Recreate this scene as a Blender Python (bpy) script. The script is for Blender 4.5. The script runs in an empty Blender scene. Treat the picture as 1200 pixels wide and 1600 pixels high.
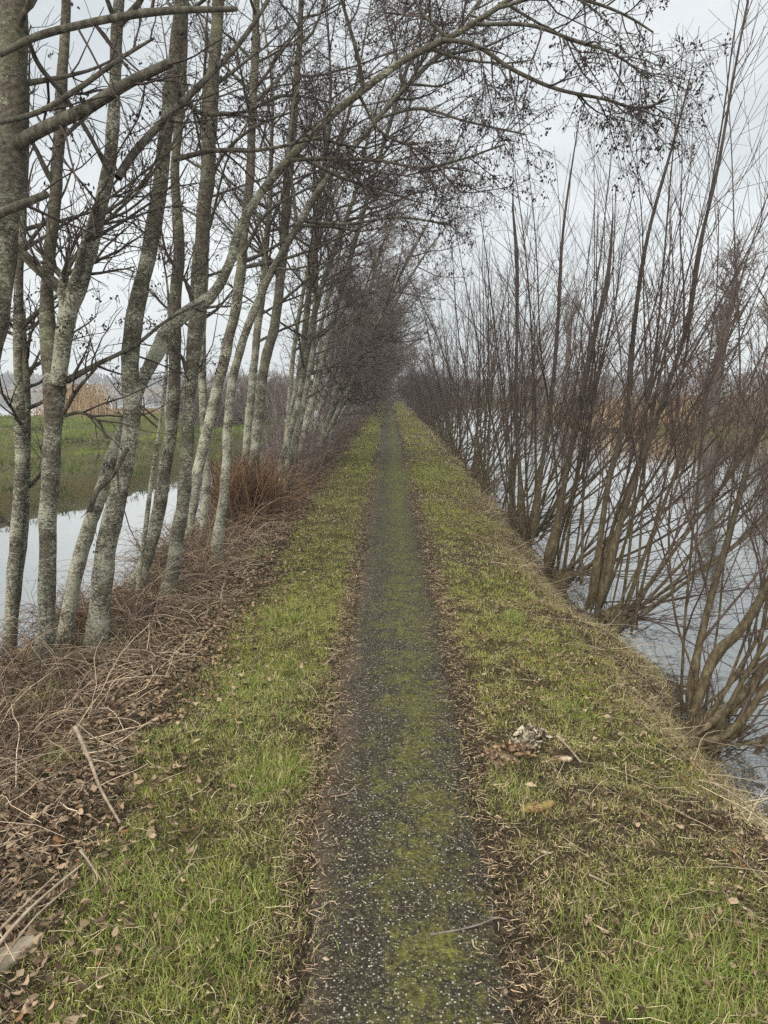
import bpy, math, random
import numpy as np
from mathutils import Vector
RD = math.radians
S = bpy.context.scene
COL = S.collection
# ------------------------------------------------------------------ camera
CAM_H, F = 1.6, 1200.0
PITCH, YAW = RD(9.23), RD(0.38)
cd = bpy.data.cameras.new('camera'); cam = bpy.data.objects.new('camera', cd); COL.objects.link(cam)
cam.location = (0, 0, CAM_H); cam.rotation_euler = (RD(90) - PITCH, 0, YAW)
cd.lens = 27.0; cd.sensor_width = 36.0; cd.clip_start = 0.05; cd.clip_end = 6000
S.camera = cam
S.render.resolution_x, S.render.resolution_y = 768, 1024
# ------------------------------------------------------------------ world, sun, exposure
SUN_EL, SUN_AZ = 42, 200
w = bpy.data.worlds.new('World'); S.world = w; w.use_nodes = True
nt = w.node_tree; nt.nodes.clear()
def N(nt, t, **k):
    n = nt.nodes.new(t)
    for a, b in k.items():
        if a in n.inputs: n.inputs[a].default_value = b
        else: setattr(n, a, b)
    return n
out = N(nt, 'ShaderNodeOutputWorld'); bg = N(nt, 'ShaderNodeBackground'); bg.inputs[1].default_value = 0.1
sky = N(nt, 'ShaderNodeTexSky'); sky.sky_type = 'NISHITA'; sky.sun_disc = False
sky.sun_elevation = RD(SUN_EL); sky.sun_rotation = RD(SUN_AZ); sky.air_density = 1.0; sky.dust_density = 3.0
tc = N(nt, 'ShaderNodeTexCoord'); mp = N(nt, 'ShaderNodeMapping'); mp.inputs['Scale'].default_value = (1, 1, 2.6)
nz = N(nt, 'ShaderNodeTexNoise'); nz.inputs['Scale'].default_value = 2.1; nz.inputs['Detail'].default_value = 5; nz.inputs['Roughness'].default_value = .5
cr = N(nt, 'ShaderNodeValToRGB')
cr.color_ramp.elements[0].position = .36; cr.color_ramp.elements[0].color = (3.55, 3.8, 3.9, 1)
cr.color_ramp.elements[1].position = .68; cr.color_ramp.elements[1].color = (5.0, 5.15, 5.1, 1)
mx = N(nt, 'ShaderNodeMix'); mx.data_type = 'RGBA'; mx.inputs[0].default_value = .93
L = nt.links.new
L(tc.outputs['Generated'], mp.inputs[0]); L(mp.outputs[0], nz.inputs['Vector']); L(nz.outputs['Fac'], cr.inputs[0])
sz = N(nt, 'ShaderNodeSeparateXYZ'); L(tc.outputs['Generated'], sz.inputs[0])
zr = N(nt, 'ShaderNodeMapRange'); zr.inputs[1].default_value = .40; zr.inputs[2].default_value = 1; zr.inputs[3].default_value = 1; zr.inputs[4].default_value = 3.6; L(sz.outputs['Z'], zr.inputs[0])
vm = N(nt, 'ShaderNodeVectorMath'); vm.operation = 'SCALE'; L(cr.outputs[0], vm.inputs[0]); L(zr.outputs[0], vm.inputs['Scale'])
L(sky.outputs[0], mx.inputs[6]); L(vm.outputs[0], mx.inputs[7]); L(mx.outputs[2], bg.inputs[0]); L(bg.outputs[0], out.inputs[0])
sd = bpy.data.lights.new('sun', 'SUN'); sd.energy = 1.5; sd.angle = RD(25); sd.color = (1, .93, .80)
so = bpy.data.objects.new('sun', sd); COL.objects.link(so)
el, az = RD(SUN_EL), RD(SUN_AZ)
so.rotation_euler = Vector((math.sin(az) * math.cos(el), math.cos(az) * math.cos(el), math.sin(el))).to_track_quat('Z', 'Y').to_euler()
S.view_settings.view_transform = 'Standard'; S.view_settings.look = 'None'; S.view_settings.exposure = 1.0; S.view_settings.gamma = 1
S.render.engine = 'CYCLES'
S.cycles.max_bounces = 6; S.cycles.diffuse_bounces = 3; S.cycles.glossy_bounces = 3; S.cycles.transparent_max_bounces = 6
S.cycles.use_denoising = False; S.cycles.denoiser = 'OPENIMAGEDENOISE'; S.cycles.denoising_input_passes = 'RGB_ALBEDO_NORMAL'

# ------------------------------------------------------------------ helpers
RG = np.random.default_rng(7)
cp, sp_, cy, sy_ = math.cos(PITCH), math.sin(PITCH), math.cos(YAW), math.sin(YAW)
def ray(px, py):
    u, v = (px - 600) / F, (800 - py) / F
    X, Y, Z = u, cp + v * sp_, v * cp - sp_
    return np.array([X * cy - Y * sy_, X * sy_ + Y * cy, Z])
def at(px, py, Y):
    d = ray(px, py); return np.array([0, 0, CAM_H]) + d * (Y / d[1])
def gnd(px, py, z=0.0):
    d = ray(px, py); return np.array([0, 0, CAM_H]) + d * ((z - CAM_H) / d[2])
def hsh(ix, iy, iz):
    h = (ix * 374761393 + iy * 668265263 + iz * 1274126177) & 0xffffffff
    h = ((h ^ (h >> 13)) * 1103515245) & 0xffffffff
    h = ((h ^ (h >> 16)) * 2654435761) & 0xffffffff
    return (h ^ (h >> 15)) / 4294967295.0
def vnoise(x, y, z=0.0):
    x, y, z = np.broadcast_arrays(np.asarray(x, float), y, z)
    fx, fy, fz = np.floor(x), np.floor(y), np.floor(z)
    ix, iy, iz = [f.astype(np.int64) + 4096 for f in (fx, fy, fz)]
    tx, ty, tz = [(a - b) for a, b in ((x, fx), (y, fy), (z, fz))]
    tx, ty, tz = [t * t * (3 - 2 * t) for t in (tx, ty, tz)]
    r = 0
    for a in (0, 1):
        for b in (0, 1):
            for c in (0, 1):
                r = r + hsh(ix + a, iy + b, iz + c) * (tx if a else 1 - tx) * (ty if b else 1 - ty) * (tz if c else 1 - tz)
    return r
def fbm(x, y, z=0.0, o=3):
    r, a, s = 0, .5, 1.0
    for i in range(o):
        r = r + a * vnoise(x * s + 13.7 * i, y * s + 7.1 * i, np.asarray(z) * s); a *= .5; s *= 2.03
    return r / (1 - .5 ** o)
def nrm(a): return a / np.maximum(np.linalg.norm(a, axis=-1, keepdims=True), 1e-9)

class MB:
    def __init__(s): s.v, s.f, s.c, s.n, s.m = [], [], [], 0, []
    def add(s, v, f, col=None, mi=0):
        v = np.asarray(v, np.float32).reshape(-1, 3); f = np.asarray(f, np.int64)
        if len(v) == 0: return
        s.v.append(v); s.f.append(f + s.n); s.n += len(v); s.m.append(mi)
        s.c.append(None if col is None else np.asarray(col, np.float32).reshape(-1, 3))
    def build(s, name, mats, parent=None, smooth=True, loc=None):
        me = bpy.data.meshes.new(name)
        V = np.concatenate(s.v); nl = [len(f) * f.shape[1] for f in s.f]
        me.vertices.add(len(V)); me.vertices.foreach_set('co', V.ravel())
        lv = np.concatenate([f.ravel() for f in s.f])
        me.loops.add(len(lv)); me.loops.foreach_set('vertex_index', lv.astype(np.int32))
        sizes = np.concatenate([np.full(len(f), f.shape[1]) for f in s.f])
        st = np.concatenate([[0], np.cumsum(sizes)[:-1]])
        me.polygons.add(len(sizes)); me.polygons.foreach_set('loop_start', st.astype(np.int32))
        me.polygons.foreach_set('use_smooth', np.full(len(sizes), smooth))
        mi = np.concatenate([np.full(len(f), m) for f, m in zip(s.f, s.m)])
        if any(c is not None for c in s.c):
            C = np.concatenate([c if c is not None else np.ones((len(v), 3), np.float32) for c, v in zip(s.c, s.v)])
            at_ = me.color_attributes.new('Col', 'FLOAT_COLOR', 'POINT')
            at_.data.foreach_set('color', np.concatenate([C, np.ones((len(C), 1), np.float32)], 1).ravel())
        for m in (mats if isinstance(mats, (list, tuple)) else [mats]): me.materials.append(m)
        me.polygons.foreach_set('material_index', mi.astype(np.int32))
        me.update(calc_edges=True)
        o = bpy.data.objects.new(name, me); COL.objects.link(o)
        if parent is not None: o.parent = parent
        if loc is not None: o.location = loc
        return o
def tube(P, R, sd=3, lump=0.0, seed=0, cap=False):
    P = np.asarray(P, float); R = np.asarray(R, float)
    if P.ndim == 2: P, R = P[None], R[None]
    n, K, _ = P.shape
    T = np.empty_like(P); T[:, 1:-1] = P[:, 2:] - P[:, :-2]; T[:, 0] = P[:, 1] - P[:, 0]; T[:, -1] = P[:, -1] - P[:, -2]; T = nrm(T)
    M = nrm(P[:, -1] - P[:, 0]); ref = np.where((np.abs(M[:, 2:3]) < .7), [[0, 0, 1.]], [[.3, 1., 0]])
    ref = np.repeat(ref[:, None], K, 1); U = nrm(np.cross(T, ref)); W = np.cross(T, U)
    a = np.linspace(0, 2 * math.pi, sd, endpoint=False)
    Rr = np.repeat(R[:, :, None], sd, 2)
    ring = (U[:, :, None] * np.cos(a)[None, None, :, None] + W[:, :, None] * np.sin(a)[None, None, :, None])
    if lump:
        q = P[:, :, None] + ring * Rr[..., None]
        f = fbm(q[..., 0] * 14 + seed, q[..., 1] * 14, q[..., 2] * 7, 3) + .35 * fbm(q[..., 0] * 3 + seed, q[..., 1] * 3, q[..., 2] * 3, 2)
        Rr = Rr * (1 + lump * (f - .67) * 2)
    V = P[:, :, None] + ring * Rr[..., None]
    b = np.arange(n)[:, None, None] * K * sd; k = np.arange(K - 1)[None, :, None] * sd; j = np.arange(sd)[None, None]; j2 = (j + 1) % sd
    Q = np.stack([b + k + j, b + k + j2, b + k + sd + j2, b + k + sd + j], -1).reshape(-1, 4)
    return V.reshape(-1, 3), Q
def smooth_line(pts, K):
    pts = np.asarray(pts, float); n = len(pts)
    if n == 2: return pts[0] + (pts[1] - pts[0]) * np.linspace(0, 1, K)[:, None]
    d = np.concatenate([[0], np.cumsum(np.linalg.norm(np.diff(pts[:, :3], axis=0), axis=1))])
    m = np.gradient(pts, d, axis=0); t = np.linspace(0, d[-1], K); i = np.clip(np.searchsorted(d, t) - 1, 0, n - 2)
    h = (d[i + 1] - d[i])[:, None]; s = ((t - d[i]) / h[:, 0])[:, None]
    return (2 * s ** 3 - 3 * s ** 2 + 1) * pts[i] + (s ** 3 - 2 * s ** 2 + s) * h * m[i] + (-2 * s ** 3 + 3 * s ** 2) * pts[i + 1] + (s ** 3 - s ** 2) * h * m[i + 1]
def grow(P, R, n, t0, t1, L, ang, up, wig, K, r0, r1, rng, bias=(0, 0, 0), tpow=1.0, short=.5):
    if P.ndim == 2: P, R = P[None], R[None]
    nP, KP, _ = P.shape
    idx = np.repeat(np.arange(nP), n); M = len(idx)
    t = t0 + (t1 - t0) * rng.random(M) ** tpow
    s = t * (KP - 1); i = np.minimum(s.astype(int), KP - 2); f = (s - i)[:, None]
    A, B = P[idx, i], P[idx, i + 1]; p = A + (B - A) * f; T = nrm(B - A)
    rp = R[idx, i] * (1 - f[:, 0]) + R[idx, i + 1] * f[:, 0]
    rv = rng.normal(size=(M, 3)) + np.array(bias); pe = nrm(rv - (rv * T).sum(1, keepdims=True) * T)
    an = RD(1) * (ang[0] + (ang[1] - ang[0]) * rng.random(M))[:, None]
    d = nrm(np.cos(an) * T + np.sin(an) * pe)
    ln = L * (.45 + .8 * rng.random(M)) * (1 - short * (t - t0) / max(t1 - t0, 1e-6))
    O = np.empty((M, K, 3)); O[:, 0] = p; st = (ln / (K - 1))[:, None]
    for k in range(1, K):
        O[:, k] = O[:, k - 1] + d * st
        d = nrm(d + wig * rng.normal(size=(M, 3)) + np.array([0, 0, up]))
    ra = np.minimum(rp * .7, r0 * (.7 + .5 * rng.random(M))); rb = np.minimum(r1, ra)
    Rr = ra[:, None] + (rb - ra)[:, None] * np.linspace(0, 1, K)[None] ** .8
    return O, Rr
OCT_V = np.array([[0, 0, 1], [1, 0, .1], [-.5, .87, .1], [-.5, -.87, .1], [0, 0, -1.]])
OCT_F = np.array([[0, 1, 2], [0, 2, 3], [0, 3, 1], [4, 2, 1], [4, 3, 2], [4, 1, 3]])
def blobs(C, sx, sz, tilt, rng):
    n = len(C); a = rng.random(n) * 6.28; ax = nrm(np.stack([tilt * rng.normal(size=n), tilt * rng.normal(size=n), np.ones(n)], -1))
    u = nrm(np.cross(ax, [[.2, 1., 0]])); v = np.cross(ax, u); ca, sa = np.cos(a)[:, None], np.sin(a)[:, None]; u, v = u * ca + v * sa, v * ca - u * sa
    sx = np.broadcast_to(sx, (n,))[:, None, None]; sz = np.broadcast_to(sz, (n,))[:, None, None]
    V = C[:, None] + u[:, None] * OCT_V[None, :, 0:1] * sx + v[:, None] * OCT_V[None, :, 1:2] * sx + ax[:, None] * OCT_V[None, :, 2:3] * sz
    Fc = OCT_F[None] + (np.arange(n) * 5)[:, None, None]
    return V.reshape(-1, 3), Fc.reshape(-1, 3)
def tag(o, label=None, cat=None, group=None, kind=None):
    if label: o['label'] = label
    if cat: o['category'] = cat
    if group: o['group'] = group
    if kind: o['kind'] = kind
    return o
def empty(name, loc, label, cat, group=None):
    o = bpy.data.objects.new(name, None); COL.objects.link(o); o.location = loc; o.empty_display_size = .1
    return tag(o, label, cat, group)
def copy_tree(root):
    c = root.copy(); COL.objects.link(c)
    for ch in [o for o in root.children]:
        d = ch.copy(); COL.objects.link(d); d.parent = c
        for g in ch.children:
            e = g.copy(); COL.objects.link(e); e.parent = d
    return c

# ------------------------------------------------------------------ materials
def mat(name):
    m = bpy.data.materials.new(name); m.use_nodes = True; t = m.node_tree; t.nodes.clear()
    o = N(t, 'ShaderNodeOutputMaterial'); b = N(t, 'ShaderNodeBsdfPrincipled'); t.links.new(b.outputs[0], o.inputs[0])
    b.inputs['Roughness'].default_value = .85; b.inputs['Specular IOR Level'].default_value = .12
    return m, t, b, o
def ramp(t, src, stops, interp='LINEAR'):
    r = N(t, 'ShaderNodeValToRGB'); r.color_ramp.interpolation = interp; e = r.color_ramp.elements
    while len(e) < len(stops): e.new(.5)
    for q, (p, c) in zip(e, stops): q.position = p; q.color = (*c, 1) if len(c) == 3 else c
    t.links.new(src, r.inputs[0]); return r
def noise(t, vec, scale, detail=4, rough=.55, dist=0):
    n = N(t, 'ShaderNodeTexNoise'); n.inputs['Scale'].default_value = scale; n.inputs['Detail'].default_value = detail
    n.inputs['Roughness'].default_value = rough; n.inputs['Distortion'].default_value = dist
    if vec is not None: t.links.new(vec, n.inputs['Vector'])
    return n
def mapping(t, scale, kind='Object'):
    c = N(t, 'ShaderNodeTexCoord'); m = N(t, 'ShaderNodeMapping'); m.inputs['Scale'].default_value = scale
    t.links.new(c.outputs[kind], m.inputs[0]); return m.outputs[0]
def mixc(t, fac, a, b):
    m = N(t, 'ShaderNodeMix'); m.data_type = 'RGBA'
    for s, v in ((0, fac), (6, a), (7, b)):
        if hasattr(v, 'is_linked') or hasattr(v, 'links'): t.links.new(v, m.inputs[s])
        elif s == 0: m.inputs[0].default_value = v
        else: m.inputs[s].default_value = (*v, 1)
    return m.outputs[2]
def bump(t, b, h, s=.5, d=.01):
    n = N(t, 'ShaderNodeBump'); n.inputs['Strength'].default_value = s; n.inputs['Distance'].default_value = d
    t.links.new(h, n.inputs['Height']); t.links.new(n.outputs[0], b.inputs['Normal']); return n
def mth(t, op, a, b=None, clamp=False):
    m = N(t, 'ShaderNodeMath'); m.operation = op; m.use_clamp = clamp
    for i, v in enumerate((a, b)):
        if v is None: continue
        if hasattr(v, 'links'): t.links.new(v, m.inputs[i])
        else: m.inputs[i].default_value = v
    return m.outputs[0]

def alder_bark(name, lichen=1.0):
    m, t, b, o = mat(name); v = mapping(t, (1, 1, 1.7))
    n1 = noise(t, v, 34, 5, .62, .3); n2 = noise(t, v, 5, 3, .5); n3 = noise(t, v, 120, 2, .6)
    base = ramp(t, n1.outputs['Fac'], [(.3, (.026, .021, .015)), (.5, (.068, .059, .044)), (.75, (.14, .125, .095))]).outputs[0]
    lich = ramp(t, n3.outputs['Fac'], [(.3, (.20, .198, .15)), (.7, (.40, .39, .31))]).outputs[0]
    vv = N(t, 'ShaderNodeTexVoronoi'); vv.inputs['Scale'].default_value = 62; vv.inputs['Randomness'].default_value = 1
    nm = noise(t, v, 48, 4, .75, .3); t.links.new(mixc(t, .12, v, nm.outputs['Color']), vv.inputs['Vector'])
    patch = mth(t, 'ADD', mth(t, 'MULTIPLY', vv.outputs['Distance'], -.55), mth(t, 'ADD', nm.outputs['Fac'], mth(t, 'MULTIPLY', n2.outputs['Fac'], .8)))
    oc = N(t, 'ShaderNodeTexCoord'); sx = N(t, 'ShaderNodeSeparateXYZ'); t.links.new(oc.outputs['Object'], sx.inputs[0])
    hz = N(t, 'ShaderNodeMapRange'); hz.inputs[1].default_value = .8; hz.inputs[2].default_value = 3.6; hz.inputs[3].default_value = .085 * lichen; hz.inputs[4].default_value = -.12
    t.links.new(sx.outputs['Z'], hz.inputs[0])
    oi = N(t, 'ShaderNodeObjectInfo'); rv = mth(t, 'MULTIPLY', mth(t, 'SUBTRACT', oi.outputs['Random'], .55), .13)
    mask = ramp(t, mth(t, 'ADD', mth(t, 'ADD', patch, rv), hz.outputs[0]), [(.635, (0, 0, 0)), (.695, (1, 1, 1))]).outputs[0]
    col = mixc(t, mask, base, lich)
    gm = noise(t, v, 2.5, 3, .6); green = ramp(t, gm.outputs['Fac'], [(.5, (0, 0, 0)), (.75, (.4, .4, .4))]).outputs[0]
    col = mixc(t, green, col, (.13, .15, .07))
    t.links.new(col, b.inputs['Base Color']); b.inputs['Roughness'].default_value = .9
    bump(t, b, mth(t, 'ADD', n1.outputs['Fac'], mth(t, 'MULTIPLY', mask, .25)), .7, .006)
    return m
M_ALD = alder_bark('alder_bark')
def simple(name, stops, scale=30, rough=.85, zs=.4, bs=.4, bd=.003):
    m, t, b, o = mat(name); v = mapping(t, (1, 1, zs)); n = noise(t, v, scale, 4, .6)
    t.links.new(ramp(t, n.outputs['Fac'], stops).outputs[0], b.inputs['Base Color']); b.inputs['Roughness'].default_value = rough
    if bs: bump(t, b, n.outputs['Fac'], bs, bd)
    return m
M_LIMB = simple('alder_limb_bark', [(.3, (.028, .024, .018)), (.5, (.06, .054, .041)), (.7, (.115, .105, .08))], 34)
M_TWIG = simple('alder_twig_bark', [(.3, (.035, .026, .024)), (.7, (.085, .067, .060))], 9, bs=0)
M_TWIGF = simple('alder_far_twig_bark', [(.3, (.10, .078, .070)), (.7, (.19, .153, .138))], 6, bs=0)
M_CONE = simple('cone_scales', [(.3, (.018, .013, .013)), (.7, (.05, .036, .033))], 60, bs=0)
M_SHOOT = simple('shrub_shoot_bark', [(.3, (.038, .028, .017)), (.5, (.08, .062, .036)), (.7, (.15, .125, .075))], 46, .8, bs=.7, bd=.004)
t = M_SHOOT.node_tree; b = [q for q in t.nodes if q.type == 'BSDF_PRINCIPLED'][0]; src = b.inputs['Base Color'].links[0].from_socket
oc = N(t, 'ShaderNodeTexCoord'); sx = N(t, 'ShaderNodeSeparateXYZ'); t.links.new(oc.outputs['Object'], sx.inputs[0]); hz = N(t, 'ShaderNodeMapRange'); hz.inputs[1].default_value = .4; hz.inputs[2].default_value = 1.8; t.links.new(sx.outputs['Z'], hz.inputs[0])
n5 = noise(t, mapping(t, (1, 1, .5)), 16, 3, .6); t.links.new(mixc(t, hz.outputs[0], src, ramp(t, n5.outputs['Fac'], [(.3, (.026, .021, .018)), (.7, (.075, .062, .052))]).outputs[0]), b.inputs['Base Color'])
M_STWIG = simple('shrub_twig_bark', [(.3, (.045, .031, .026)), (.7, (.115, .083, .068))], 7, .7, bs=0)
M_STOOL = simple('mossy_stool_wood', [(.3, (.03, .022, .014)), (.5, (.085, .065, .038)), (.7, (.14, .12, .06))], 26, bs=.9, bd=.01)
M_WOOD = simple('rotten_wood', [(.34, (.035, .022, .013)), (.46, (.15, .10, .06)), (.6, (.33, .265, .185)), (.75, (.46, .40, .31))], 45, bs=.9, bd=.008)
M_BARKP = simple('cracked_bark', [(.38, (.03, .02, .012)), (.48, (.16, .12, .078)), (.64, (.38, .31, .22))], 32, bs=.9, bd=.008)
M_STUMP = simple('grey_stump_wood', [(.3, (.10, .078, .05)), (.5, (.27, .22, .15)), (.7, (.42, .37, .28))], 9, bs=.7, bd=.01)
M_MOSSW = simple('mossy_rotten_wood', [(.35, (.07, .035, .02)), (.5, (.19, .12, .055)), (.65, (.20, .185, .05))], 60, bs=.8, bd=.006)
M_STICK = simple('bleached_stick_bark', [(.3, (.12, .085, .06)), (.7, (.34, .27, .20))], 25, bs=.3)
def attr_mat(name, transl=.35, rough=.8):
    m, t, b, o = mat(name); a = N(t, 'ShaderNodeAttribute'); a.attribute_name = 'Col'
    b.inputs['Roughness'].default_value = rough; t.links.new(a.outputs['Color'], b.inputs['Base Color'])
    if transl:
        tr = N(t, 'ShaderNodeBsdfTranslucent'); t.links.new(a.outputs['Color'], tr.inputs[0]); ms = N(t, 'ShaderNodeMixShader'); ms.inputs[0].default_value = transl
        t.links.new(b.outputs[0], ms.inputs[1]); t.links.new(tr.outputs[0], ms.inputs[2]); t.links.new(ms.outputs[0], o.inputs[0])
    return m
M_BLADE = attr_mat('grass_blade', .35); M_LEAF = attr_mat('dead_leaf', .15); M_DRY = attr_mat('dry_stem', 0); M_CHIP = attr_mat('stone_chip', 0, .6)
# soil under the grass
m, t, b, o = mat('turf_soil'); M_SOIL = m
v = mapping(t, (1, 1, 1)); n1 = noise(t, v, 1.3, 5, .65); n2 = noise(t, v, 60, 6, .75); n3 = noise(t, v, 9, 4, .7)
c1 = ramp(t, n2.outputs['Fac'], [(.38, (.010, .007, .004)), (.54, (.05, .035, .02)), (.74, (.20, .15, .09))]).outputs[0]
c2 = ramp(t, n2.outputs['Fac'], [(.38, (.014, .012, .005)), (.54, (.07, .06, .022)), (.74, (.25, .22, .08))]).outputs[0]
at_ = N(t, 'ShaderNodeAttribute'); at_.attribute_name = 'Col'; sx = N(t, 'ShaderNodeSeparateColor'); t.links.new(at_.outputs['Color'], sx.inputs[0])
f = mth(t, 'ADD', sx.outputs[0], mth(t, 'MULTIPLY', mth(t, 'SUBTRACT', n3.outputs['Fac'], .5), 1.2), True)
t.links.new(mixc(t, f, c1, c2), b.inputs['Base Color']); bump(t, b, n2.outputs['Fac'], .9, .02)
# path
m, t, b, o = mat('worn_asphalt'); M_PATH = m
v = mapping(t, (1, 1, 1))
vo = N(t, 'ShaderNodeTexVoronoi'); vo.inputs['Scale'].default_value = 150; t.links.new(v, vo.inputs['Vector'])
hs = N(t, 'ShaderNodeSeparateColor'); t.links.new(vo.outputs['Color'], hs.inputs[0])
chip = ramp(t, hs.outputs[0], [(0, (.016, .014, .010)), (.40, (.042, .036, .024)), (.68, (.085, .073, .05)), (.9, (.16, .142, .10)), (.985, (.42, .39, .31))]).outputs[0]
edge = ramp(t, vo.outputs['Distance'], [(.35, (1, 1, 1)), (.62, (.0, .0, .0))]).outputs[0]
n1 = noise(t, v, 60, 4, .7); n2 = noise(t, v, 4.2, 5, .75, .9); n3 = noise(t, v, 19, 4, .8); nb = noise(t, v, 1.1, 3, .6)
binder = ramp(t, n1.outputs['Fac'], [(.35, (.011, .009, .006)), (.65, (.042, .035, .022))]).outputs[0]
col = mixc(t, edge, binder, chip)
sp = N(t, 'ShaderNodeSeparateXYZ'); t.links.new(v, sp.inputs[0])
xr = mth(t, 'ABSOLUTE', mth(t, 'SUBTRACT', sp.outputs[0], .13)); xf = mth(t, 'MULTIPLY', xr, -.55)
mm = mth(t, 'ADD', mth(t, 'ADD', mth(t, 'MULTIPLY', n2.outputs['Fac'], .75), mth(t, 'MULTIPLY', n3.outputs['Fac'], .75)), xf)
yf = N(t, 'ShaderNodeMapRange'); yf.inputs[1].default_value = 3; yf.inputs[2].default_value = 14; yf.inputs[3].default_value = 0; yf.inputs[4].default_value = .07; t.links.new(sp.outputs[1], yf.inputs[0])
moss = ramp(t, mth(t, 'ADD', mm, yf.outputs[0]), [(.645, (0, 0, 0)), (.87, (.85, .85, .85))]).outputs[0]
mc = ramp(t, n1.outputs['Fac'], [(.3, (.035, .036, .008)), (.7, (.175, .17, .034))]).outputs[0]
col = mixc(t, mth(t, 'MULTIPLY', moss, mth(t, 'ADD', mth(t, 'MULTIPLY', n1.outputs['Fac'], 1.8), -.10), True), col, mc)
lit = ramp(t, mth(t, 'ADD', mth(t, 'MULTIPLY', xr, 1.3), mth(t, 'MULTIPLY', nb.outputs['Fac'], .5)), [(.60, (0, 0, 0)), (.80, (.8, .8, .8))]).outputs[0]
lc = ramp(t, n1.outputs['Fac'], [(.3, (.035, .024, .016)), (.55, (.11, .078, .052)), (.75, (.27, .20, .135))]).outputs[0]
col = mixc(t, lit, col, lc)
t.links.new(col, b.inputs['Base Color']); b.inputs['Roughness'].default_value = .75
bump(t, b, mth(t, 'ADD', mth(t, 'MULTIPLY', edge, .6), n1.outputs['Fac']), .8, .005)
# water
def water_mat(name, sc, strength, base=.30):
    m, t, b, o = mat(name); t.nodes.remove(b); v = mapping(t, sc)
    n1 = noise(t, v, 1.0, 3, .55); n2 = noise(t, v, 4.5, 2, .5)
    gl = N(t, 'ShaderNodeBsdfGlossy'); gl.inputs['Roughness'].default_value = .03; gl.inputs['Color'].default_value = (.97, .97, .96, 1)
    df = N(t, 'ShaderNodeBsdfDiffuse'); df.inputs['Color'].default_value = (.045, .048, .04, 1)
    fr = N(t, 'ShaderNodeFresnel'); fr.inputs['IOR'].default_value = 1.75
    ms = N(t, 'ShaderNodeMixShader'); t.links.new(mth(t, 'ADD', fr.outputs[0], base, True), ms.inputs[0]); t.links.new(df.outputs[0], ms.inputs[1]); t.links.new(gl.outputs[0], ms.inputs[2])
    bp = N(t, 'ShaderNodeBump'); bp.inputs['Strength'].default_value = strength; bp.inputs['Distance'].default_value = .02
    t.links.new(mth(t, 'ADD', n1.outputs['Fac'], mth(t, 'MULTIPLY', n2.outputs['Fac'], .3)), bp.inputs['Height'])
    for q in (gl, fr): t.links.new(bp.outputs[0], q.inputs['Normal'])
    t.links.new(ms.outputs[0], o.inputs[0]); return m
M_WL = water_mat('calm_water', (1.2, .8, 1), .06); M_WR = water_mat('rippled_water', (.9, 2.4, 1), .20, .22); M_WF = water_mat('lake_water', (.5, .7, 1), .12)
M_BED = simple('lake_bed', [(.3, (.04, .035, .025)), (.7, (.07, .06, .04))], 2, bs=0)

# ------------------------------------------------------------------ land
WZ = -.45; PX = .045
def shore_r(y): return np.interp(y, [0, 3.3, 3.9, 5.1, 5.7, 6.4, 10, 27, 90], [1.8, 1.76, 1.72, 1.98, 1.72, 1.66, 1.76, 2.05, 2.1]) + .34 * (fbm(y * 1.3, 3.3, 0, 4) - .5) 
def shore_l(y): return np.interp(y, [0, 4, 8, 14, 30, 90], [-3.0, -2.95, -2.85, -2.65, -2.4, -2.3]) + .3 * (fbm(y * .9, 9.3, 0) - .5)
def ss(a, b, x): q = np.clip((x - a) / (b - a), 0, 1); return q * q * (3 - 2 * q)
def H(x, y):
    x = np.asarray(x, float); y = np.asarray(y, float)
    r, l = shore_r(y), shore_l(y)
    zr = -.06 * ss(.5, 1.2, x) + (-.42) * ss(r - .55, r + .12, x) - .5 * ss(r + .1, r + .9, x)
    zl = -.18 * ss(-1.0, -2.0, x) + (-.32) * ss(l + .75, l - .1, x) - .5 * ss(l - .1, l - .8, x)
    off = ss(.30, .5, np.abs(x - PX))
    nse = off * (.05 * (fbm(x * 2.2, y * 2.2) - .5) + .03 * (fbm(x * 9, y * 9) - .5) + .02)
    return zr + zl + nse - .004 * (1 - off)
def green(x, y):   # 0 brown litter .. 1 green turf
    g = fbm(x * 1.6, y * 1.1, 4.2, 3) 
    lb = -1.0 - .012 * np.minimum(y, 20) + .35 * (fbm(y * .8, 1.1, 2) - .5) + .25 * (fbm(x * 5, y * 5, 3) - .5)
    left = ss(lb - .12, lb + .15, x); right = 1 - .75 * ss(1.15, 1.5, x + .5 * (fbm(x * 3, y * 3, 8) - .5))
    pathe = ss(.33, .48, np.abs(x - PX) + .12 * (fbm(x * 6, y * 6, 5) - .5))
    gg = ss(.28, .62, g + np.where(x < 0, .10, -.06) + .05 * ss(2.6, 2.0, y))
    return np.clip(left * right * pathe * (.25 + .75 * gg), 0, 1)
def sheet(xs, ys, zf, name, mt, label=None, colf=None, kind='structure'):
    X, Y = np.meshgrid(xs, ys); Z = zf(X, Y); V = np.stack([X, Y, Z], -1).reshape(-1, 3)
    nx, ny = len(xs), len(ys); i = (np.arange(ny - 1)[:, None] * nx + np.arange(nx - 1)[None]).ravel()
    Q = np.stack([i, i + 1, i + nx + 1, i + nx], -1); mb = MB()
    c = None
    if colf is not None: g = colf(X, Y).ravel(); c = np.stack([g, g, g], -1)
    mb.add(V, Q, c); o = mb.build(name, mt); tag(o, kind=kind, label=label); return o
ys = np.concatenate([np.arange(-3, 1, .2), np.arange(1, 7, .03), np.arange(7, 16, .07), np.arange(16, 40, .25), np.arange(40, 92, .6)])
xs = np.concatenate([np.arange(-4, -2.8, .15), np.arange(-2.8, 2.4, .03), np.arange(2.4, 3.3, .15)])
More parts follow.
